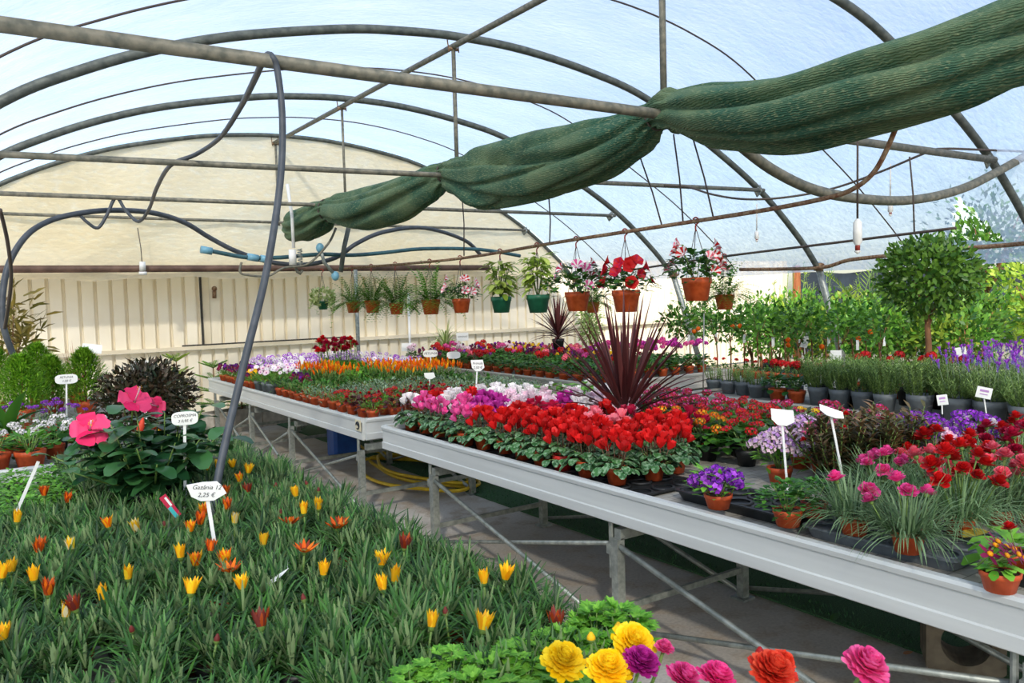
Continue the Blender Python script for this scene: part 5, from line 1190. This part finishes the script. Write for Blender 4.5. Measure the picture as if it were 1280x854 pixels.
for i, (px, py) in enumerate(((739, 803), (773, 790), (950, 822))):
    p = at_z(px, py, .97); me = fl_bud(['yellow', 'yellow', 'red'][i], .009, .02); t = place('potted_ranunculus', ['potted ranunculus with a closed yellow-green bud near the first yellow bloom', 'potted ranunculus with a pointed yellow bud above the back yellow bloom', 'potted ranunculus with a small red bud beside the coral bloom'][i], 'potted plant', (p.x, p.y + .06, ZL), (.05, .075, 'terracotta'), FOL['ranu'], None, (), group='ranunculus pots', rz=0, fsc=.8)
    link('bud', me, t, tuple(p - V((p.x, p.y + .06, ZL))))
def f_lobed():
    mb = MB()
    for i in range(60):
        a = rnd.uniform(0, 6.28); u = rnd.random() ** .5; p = V((.1 * u * math.cos(a), .1 * u * math.sin(a), .13 * math.sqrt(1 - .8 * u * u) * rnd.uniform(.6, 1.1))); az = a + rnd.gauss(0, .5); e = .35 * (1 - u) + rnd.gauss(0, .2)
        if i % 3 == 0: mb.tube([(0, 0, -.02), p], .002, 4, 1)
        for q, sc_ in ((0, 1), (.7, .85), (-.7, .85), (1.4, .6), (-1.4, .6)):
            d = outdir(az + q, e); mb.leaf(p, d, .042 * sc_, .02, droop=.3, k=3, shape='spoon')
            for q2 in (.5, -.5): mb.leaf(p + d * .02 * sc_, outdir(az + q + q2, e), .024 * sc_, .011, droop=.2, k=2, shape='spoon')
    return mb.build('foliage', [M['L_bright'], M['stem']])
par = [f_lobed() for _ in range(3)]
for i, (px, py) in enumerate(((560, 830), (615, 838), (650, 815), (520, 850), (700, 800), (770, 775), (745, 780), (672, 850), (590, 860), (640, 868))):
    p = at_z(px, py, ZL + .15)
    place('leafy_geranium', f'fresh green lobed-leaf plant, {ORD[i]} counting from the gazanias to the yellow blooms', 'potted plant', (p.x, p.y, ZL), (.05, .075, 'terracotta'), par, None, (), group='lobed-leaf plants', fsc=.75 if i not in (5, 6) else .85)

# ================================================================ CONIFER BENCH
def onM(px, py, z=ZB): return at_z(px, py, z)
def mound_tree(name, label, loc, rx, h, n, L, W, mat, potspec, group=None, up=.9):
    mb = MB()
    for i in range(n):
        a = rnd.uniform(0, 6.28); t = rnd.random() ** .8; rr = rx * math.sin(PI * (.3 + .68 * t)) ** .8 * rnd.uniform(.3, 1.1); mb.leaf((rr * math.cos(a), rr * math.sin(a), h * t), outdir(a + rnd.gauss(0, .5), up + rnd.gauss(0, .35)), L * rnd.uniform(.7, 1.2), W, k=2)
    mb.tube([(0, 0, -.02), (0, 0, h * .7)], .012, 5, 1)
    return place(name, label, 'potted plant', loc, potspec, [mb.build('foliage', [mat, M['bark']])], None, (), group, rz=0)
for i, (px, py, Y, s) in enumerate(((107, 490, 7.9, .92), (66, 492, 8.3, .78), (28, 495, 7.7, .9), (48, 478, 8.9, .98), (-8, 480, 8.4, 1.02))):
    p = at_y(px, py, Y)
    mound_tree('golden_conifer', f'feathery yellow-green conifer, {ORD[i]} of the clump counting from the dark round shrub', (p.x, p.y, ZB), .2 * s, .5 * s, 3200, .05, .013, M['L_conifer'], (.09, .14, 'terracotta'), 'golden conifers', .45)
p = at_z(170, 540, ZB)
mb = MB(); cloud(mb, (0, 0, .2), (.33, .3, .26), 4200, .05, .022, 2, 0, .35)
place('dark_round_shrub', 'rounded dark bronze-green shrub in a terracotta pot behind the pink hibiscus', 'potted plant', (1.08, 6.3, ZB), (.12, .1, 'terracotta'), [mb.build('foliage', [M['L_darkred']])], None, dome(FL['carn_crimson'], 5, .3, .1, .35, (.3, .45)), rz=0)
for i, (x, y) in enumerate(((.28, 5.75), (.45, 5.85), (.62, 5.72), (.3, 6.1), (.5, 6.15), (.1, 5.9), (.68, 6.0))):
    place('potted_alyssum', f'white-flowered mound, {ORD[i]} of the white clump by the near end of the conifer bench', 'potted plant', (x, y, ZB), (.06, .09, 'terracotta' if i % 2 else 'blackpot'), FOL['ger'], None, dome(FL['alyss'], 6, .12, .1, .15, (.9, 1.3)), group='white-flowered mounds', fsc=1.1)
for i, (x, y) in enumerate(((.12, 5.6), (-.08, 5.62), (-.02, 5.85), (.3, 5.58), (-.2, 5.8))):
    place('leafy_pot_plant', f'green plant in a terracotta pot on the conifer bench end, {ORD[i]} from the white clump', 'potted plant', (x, y, ZB), (.085, .11, 'terracotta'), FOL['smallb'], None, (), group='green pots at the conifer bench end', fsc=1.5)
for i, (x, y) in enumerate(((.45, 6.75), (.3, 6.9), (.15, 6.8), (.55, 7.05), (.0, 7.0), (.62, 6.45))):
    place('potted_statice', f'grey-leaved plant with purple blooms before the conifers, {ORD[i]} from the dark round shrub', 'potted plant', (x, y, ZB), (.06, .09, 'terracotta'), FOL['sage'], None, dome(FL['kal_purple'], 5, .1, .14, .19, (.7, 1)), group='purple-flowered grey plants', fsc=1.5)
for i, (x, y) in enumerate(((-.1, 6.3), (.1, 6.35), (.0, 6.6), (-.3, 6.4), (.2, 6.55))):
    place('leafy_pot_plant', f'tall light green foliage plant below the strappy leaves, {ORD[i]} of its group', 'potted plant', (x, y, ZB), (.07, .1, 'terracotta'), FOL['smallb'], None, (), group='light green foliage plants', fsc=1.9)
p = at_y(45, 520, 6.4); mb = MB()
for i, (a, e, L_) in enumerate(((.1, .95, .38), (.4, .35, .4), (2.8, 1.1, .35), (3.3, .8, .3), (1.5, 1.2, .32))): mb.leaf((0, 0, 0), outdir(a, e), L_, .075, droop=.7, k=7, shape='lance', fold=.35)
place('strappy_plant', 'plant with a few long broad strappy leaves before the conifers', 'potted plant', (.22, 6.3, ZB + .0), (.08, .12, 'terracotta'), [mb.build('foliage', [M['L_mid']])], None, (), rz=0, sc=1.15)
mb = MB()
for i in range(40): a = rnd.uniform(0, 6.28); mb.leaf((.03 * math.cos(a), .03 * math.sin(a), 0), outdir(a, rnd.uniform(1.1, 1.5)), rnd.uniform(.3, .55), .012, droop=.4, k=4, shape='blade')
p = at_y(95, 470, 9.0); place('copper_grass', 'upright copper-coloured grass rising behind the conifers', 'potted plant', (p.x, p.y, ZB), (.08, .12, 'terracotta'), [mb.build('foliage', [M['L_dry']])], None, (), rz=0)
# brown-green bush by the wall, planters and seedlings
p = at_y(14, 440, 10.5)
tree('bronze_bush', 'bronze-green drooping bush standing before the wall at the picture edge', (p.x, p.y, 0), 1.0, .02, [((0, 0, 1.35), (.36, .36, .38)), ((.1, 0, 1.0), (.3, .3, .3))], 160, .16, .035, leafmat('bronze_green_leaf', '#5c5c22', '#94823c', .4, .25), None, (.16, .25, 'terracotta'), 2, 'bush', shell=.2)
def araucaria(label, loc, h, tiers, group):
    mb = MB(); mb.tube([(0, 0, 0), (0, 0, h)], [.014, .006], 6, 1)
    for k in range(tiers):
        z = h * (.25 + .75 * k / (tiers - 1)); L_ = .34 * (1 - .55 * k / tiers)
        for j in range(6):
            a = j * PI / 3 + k * .5; d = outdir(a, .12 + .1 * k); b = V((0, 0, z)); mb.tube([b, b + d * L_], .006, 4, 0)
            x = d.cross(V((0, 0, 1))).normalized()
            for s in range(12):
                for sg in (-1, 1): mb.dia(b + d * L_ * (.15 + .85 * s / 12), (d * .6 + x * sg + V((0, 0, .2))), .07 * (1 - s / 24), .018)
    place('young_conifer', label, 'potted plant', loc, None, [mb.build('foliage', [M['L_sun'] if group == 1 else M['L_fern'], M['bark']])], 0, (), group='young tiered conifers')
def planter(label, a, b, w=.3, h=.28):
    a = V(a); b = V(b); L_ = (b - a).length; an = math.atan2(b.y - a.y, b.x - a.x)
    t = thing('concrete_planter', label, 'planter', tuple(a), an, 'concrete planters'); mb = MB()
    o = [(0, -w / 2), (L_, -w / 2), (L_, w / 2), (0, w / 2)]; q = [(.03, -w / 2 + .03), (L_ - .03, -w / 2 + .03), (L_ - .03, w / 2 - .03), (.03, w / 2 - .03)]
    vs = [(x, y, 0) for x, y in o] + [(x, y, h) for x, y in o] + [(x, y, h) for x, y in q] + [(x, y, h - .05) for x, y in q]
    fs = [(3, 2, 1, 0)] + [(i + 4 * l, (i + 1) % 4 + 4 * l, (i + 1) % 4 + 4 * l + 4, i + 4 * l + 4) for l in range(3) for i in range(4)]
    mb.add(vs, fs); link('trough', mb.build('trough', M['planter'], False), t)
    mb = MB(); mb.add([(x, y, h - .05) for x, y in q], [(0, 1, 2, 3)]); link('soil', mb.build('soil', M['soil']), t)
pa, pb, pc_, pd = at_z(258, 545, 0), at_z(318, 533, 0), at_z(323, 532, 0), at_z(360, 527, 0)
planter('long weathered concrete planter under the young conifers by the wall', pa, pb); planter('short concrete planter beyond the long one by the wall', pc_, pd)
mid = pa.lerp(pb, .2); araucaria('young tiered conifer in the long concrete planter, nearer the dark round shrub', (mid.x, mid.y, .23), .62, 4, 2)
mid = pa.lerp(pb, .75); araucaria('young tiered conifer in the long concrete planter, nearer the bench legs', (mid.x, mid.y, .23), .3, 3, 2)
p = at_z(225, 545, 0); araucaria('tall young tiered conifer before the wall behind the hand-lettered sign', (p.x, p.y, .0), .95, 5, 1)
p = at_z(232, 552, 0); place('concrete_tub', 'square concrete tub with low greenery before the wall', 'planter', (p.x, p.y, 0), (.2, .25, 'greypot'), FOL['parsley'], None, (), fsc=1.6)
mid = pc_.lerp(pd, .5); mb = MB()
for i in range(9):
    a = i * 2.4; d = outdir(a, 1.0); tp = d * rnd.uniform(.25, .45); mb.tube([(0, 0, 0), tp * .5 + V((0, 0, .03)), tp], .008, 5, 1); cloud(mb, tp, (.09, .09, .07), 34, .06, .035, 2)
place('jade_bush', 'woody little bush with round leaves in the short concrete planter', 'potted plant', (mid.x, mid.y, .23), None, [mb.build('foliage', [M['L_sun'], M['bark']])], 0, (), rz=0)

# ================================================================ SIGNS AND TAGS
def text_mesh(body, size):
    cu = bpy.data.curves.new('lettering', 'FONT'); cu.body = body; cu.align_x = 'CENTER'; cu.align_y = 'CENTER'; cu.size = size; cu.shear = .25; cu.fill_mode = 'FRONT'
    o = bpy.data.objects.new('lettering_curve', cu); COL.objects.link(o); bpy.context.view_layer.update()
    me = bpy.data.meshes.new_from_object(o.evaluated_get(bpy.context.evaluated_depsgraph_get())); bpy.data.objects.remove(o); bpy.data.curves.remove(cu)
    me.materials.clear(); me.materials.append(M['ink']); return me
def sign(label, base, board, w, h, text, shape='oval', rot=0, tilt=0, face=0, stake=.012, txt=1, plain_=False, edge=False):
    base = V(base); board = V(board); t = thing('price_sign', label, 'price sign', tuple(base), 0, 'price signs')
    bl = board - base; mb = MB(); mb.bar((0, 0, -.03), bl + V((0, .004, 0)), stake, .003); link('stake', mb.build('stake', M['cardwhite'], False), t)
    if shape == 'oval': pts = [(math.copysign(abs(math.cos(a)) ** .6, math.cos(a)) * w / 2, math.copysign(abs(math.sin(a)) ** .6, math.sin(a)) * h / 2) for a in [2 * PI * i / 28 for i in range(28)]]
    elif shape == 'rect': pts = [(-w / 2, -h / 2), (w / 2, -h / 2), (w / 2, h / 2), (-w / 2, h / 2)]
    elif shape == 'hex': pts = [(-w * .5, h * .3), (-w * .36, -h * .28), (-w * .12, -h * .5), (w * .2, -h * .47), (w * .5, -h * .1), (w * .36, h * .3), (w * .24, h * .5), (-w * .1, h * .46)]
    else: pts = [(-w * .5, h * .5), (-w * .42, -h * .18), (-w * .16, -h * .5), (w * .2, -h * .5), (w * .5, -h * .2), (w * .4, h * .5)]
    k = len(pts); mb = MB(); mb.add([(x, -.003, z) for x, z in pts] + [(x, .001, z) for x, z in pts], [tuple(range(k)), tuple(range(2 * k - 1, k - 1, -1))] + [(i, k + i, k + (i + 1) % k, (i + 1) % k) for i in range(k)])
    bd = link('board', mb.build('board', M['cardwhite'], False), t, tuple(bl), (tilt, rot, face))
    lines = text.split('\n') if text else []
    for i, ln in enumerate(lines):
        link('lettering', text_mesh(ln, h * .34 * txt), bd, (0, -.0042, h * (.19 - .38 * i) if len(lines) > 1 else 0), (PI / 2, 0, 0))
    return t
def psign(label, bx, by, z, cx, cy, wpx, hpx, text, shape='oval', **kw):
    base = at_z(bx, by, z); b = at_y(cx, cy, base.y); m = m_per_px(b); kw['face'] = -math.atan2(b.x, b.y) * .9; return sign(label, base, b, wpx * m, hpx * m, text, shape, **kw)
F0 = .35  # boards are turned towards the aisle
psign('large lens-shaped hand-written price sign standing among the gazanias', 272, 695, ZL + .1, 258, 614, 48, 25, 'Gazânia 12\n2,25 €', 'hex', rot=.12, face=-.1, txt=.9)
psign('white hand-lettered sign beside the pink hibiscus bud', 231, 640, ZL + .06, 231, 523, 31, 17, 'COPROSMA\n3 0,95 €', 'oval', face=-.1, txt=.85)
psign('small white sign on a stake in front of the golden conifers', 83, 520, ZB + .12, 83, 474, 25, 12, 'PETUNIA\n1,50 €', 'oval', face=-.05, txt=.9)
psign('small white sign standing on top of the dark round shrub', 177, 480, ZB + .3, 176, 457, 23, 13, 'CISTUS\n4,95 €', 'oval', face=-.05, txt=.9)
psign('blank white card tilted among the tallest golden conifers', 114, 460, ZB + .35, 115, 436, 22, 12, '', 'rect', rot=.15, tilt=-.4)
psign('narrow white tag sticking up in front of the upper hibiscus bloom', 182, 522, ZL + .4, 182, 510, 12, 6, '', 'rect', rot=-.3, face=-.1)
psign('white hand-written sign standing above the white cyclamens', 594, 498, ZB + .17, 597, 457, 17, 14, 'Primula\n2,50 €', 'tag', face=.3, txt=.9)
psign('oval white sign at the far edge of the geranium bench', 540, 468, ZB + .12, 538, 442, 18, 9, 'PETUNIA', 'oval', face=.3, txt=1.3)
psign('plain oval white sign beside the lettered oval one on the geranium bench', 568, 466, ZB + .12, 567, 444, 17, 9, '', 'oval', face=.3)
psign('small white sign with faint lettering above the far geraniums', 576, 442, ZB + .15, 578, 421, 15, 10, 'GERANIO', 'rect', face=.3, txt=.8)
psign('white sign at the wall end corner of the geranium bench', 511, 446, ZB + .1, 509, 434, 14, 10, '', 'rect', face=.3)
psign('pale blank tag between the orange plumes and the white cyclamens', 537, 482, ZB + .12, 537, 470, 14, 8, '', 'tag', face=.3)
psign('upright white sign on a long stake before the pale pink primroses', 985, 612, ZB + .1, 978, 522, 30, 20, '', 'tag', face=.45, rot=.1)
psign('grey-white sign leaning back on a long stake above the dark bronze shrubs', 1058, 612, ZB + .1, 1039, 516, 32, 12, '', 'tag', face=.45, tilt=-.7, rot=.35)
psign('bare white stake in front of the pink geraniums', 771, 466, ZB + .1, 771, 452, 4, 26, '', 'rect', face=.3)
psign('bare white stake standing in the orange plume pots', 378, 472, ZB + .1, 377, 452, 5, 14, '', 'rect', face=.3)
for bx, by, cx, cy, w, h, l, rt in ((1233, 512, 1230, 491, 17, 14, 'tilted pink-and-white plant label in the middle lavender pot', .2), (1178, 512, 1178, 500, 12, 13, 'pink-and-white plant label hanging on the biggest rosemary pot', -.15), (1045, 462, 1045, 445, 13, 14, 'white card tied before the side post', 0), (1203, 448, 1201, 441, 13, 14, 'grey-white tag behind the lavender flowers', -.2), (1006, 440, 1006, 425, 9, 19, 'bluish white tag on the citrus sapling by the side post', .2)):
    t = psign(l, bx, by, ZB + .16, cx, cy, w, h, '', 'rect', rot=rt, face=.5)
    if cx in (1230, 1178):
        bd = [c for c in t.children if c.name.startswith('board')][0]; m = .0032
        mb = MB(); mb.box((0, -.0038, h * m * .27), (w * m * .9, .0008, h * m * .3)); mb.box((0, -.0038, -h * m * .22), (w * m * .8, .0008, h * m * .12)); link('printed_band', mb.build('printed_band', P['lilac'], False), bd)
# stakes and coloured labels in the bed
b = at_z(20, 642, ZL + .12); tp = at_y(48, 577, b.y - .0); mb = MB(); mb.bar((0, 0, 0), tp - b, .012, .004); solo('plant_stake', mb, M['cardwhite'], 'bare cream stake leaning in the bright green herbs', 'stake', smooth=False, loc=tuple(b))
b = at_z(213, 633, ZL + .2); t = thing('plant_label', 'red and turquoise printed plant label hanging in the hibiscus shade', 'plant label', tuple(b))
mb = MB(); mb.box((0, 0, 0), (.026, .002, .1)); link('card', mb.build('card', plain('label_red', '#b82646', None), False), t, (0, 0, 0), (0, -.55, 0))
mb = MB(); mb.box((-.005, -.0016, -.025), (.014, .001, .048)); link('printed_band', mb.build('printed_band', plain('label_turquoise', '#3fb0b0', None), False), t, (0, 0, 0), (0, -.55, 0))
mb = MB(); mb.box((.004, -.0016, .02), (.008, .001, .04)); link('printed_band', mb.build('printed_band', M['white'], False), t, (0, 0, 0), (0, -.55, 0))
b = at_z(347, 720, ZL + .15); mb = MB(); mb.leaf((-.03, 0, -.02), (.9, .1, .45), .075, .028, k=3, shape='blade', fold=0); mb.leaf((.03, 0, .012), (.1, 0, 1), .03, .003, k=1, shape='blade')
solo('plant_label', mb, M['cardwhite'], 'folded white paper tag lying on the gazania leaves', 'plant label', loc=tuple(b))

# ================================================================ LIGHT, SKY, CAMERA
w = bpy.data.worlds.new('sky'); bpy.context.scene.world = w; w.use_nodes = True; nt = w.node_tree; nt.nodes.clear()
out = nt.nodes.new('ShaderNodeOutputWorld'); bg = nt.nodes.new('ShaderNodeBackground'); sk = nt.nodes.new('ShaderNodeTexSky')
sk.sky_type = 'NISHITA'; sk.sun_disc = False; sk.sun_elevation = math.radians(38); sk.sun_rotation = math.radians(SUN_ROT); sk.air_density = 1.0; sk.dust_density = 1.5; sk.ozone_density = 1.0
nt.links.new(sk.outputs[0], bg.inputs[0]); bg.inputs[1].default_value = SKY_S; nt.links.new(bg.outputs[0], out.inputs[0])
sun = bpy.data.lights.new('sun', 'SUN'); sun.energy = SUN_E; sun.angle = math.radians(2.5); sun.color = (1, .93, .82)
so = bpy.data.objects.new('sun', sun); COL.objects.link(so); so.rotation_euler = V(SUN_DIR).to_track_quat('-Z', 'Y').to_euler()
cam = bpy.data.cameras.new('camera'); cam.sensor_fit = 'HORIZONTAL'; cam.sensor_width = 36; cam.lens = 36 * FOC / 1280; cam.clip_end = 300; cam.clip_start = .05
co = bpy.data.objects.new('camera', cam); COL.objects.link(co); co.matrix_world = Matrix.Translation(EYEP) @ CAMROT.to_4x4()
cam.dof.use_dof = True; cam.dof.focus_distance = 4.2; cam.dof.aperture_fstop = 11
sc = bpy.context.scene; sc.camera = co
sc.view_settings.view_transform = VIEW; sc.view_settings.look = LOOK; sc.view_settings.exposure = EXPO
sc.cycles.use_denoising = True; sc.cycles.max_bounces = 8; sc.cycles.diffuse_bounces = 4; sc.cycles.transparent_max_bounces = 12; sc.cycles.transmission_bounces = 4; sc.cycles.glossy_bounces = 2
sc.cycles.caustics_reflective = False; sc.cycles.caustics_refractive = False; sc.cycles.sample_clamp_indirect = 6
sc.cycles.use_adaptive_sampling = True; sc.cycles.adaptive_threshold = .02
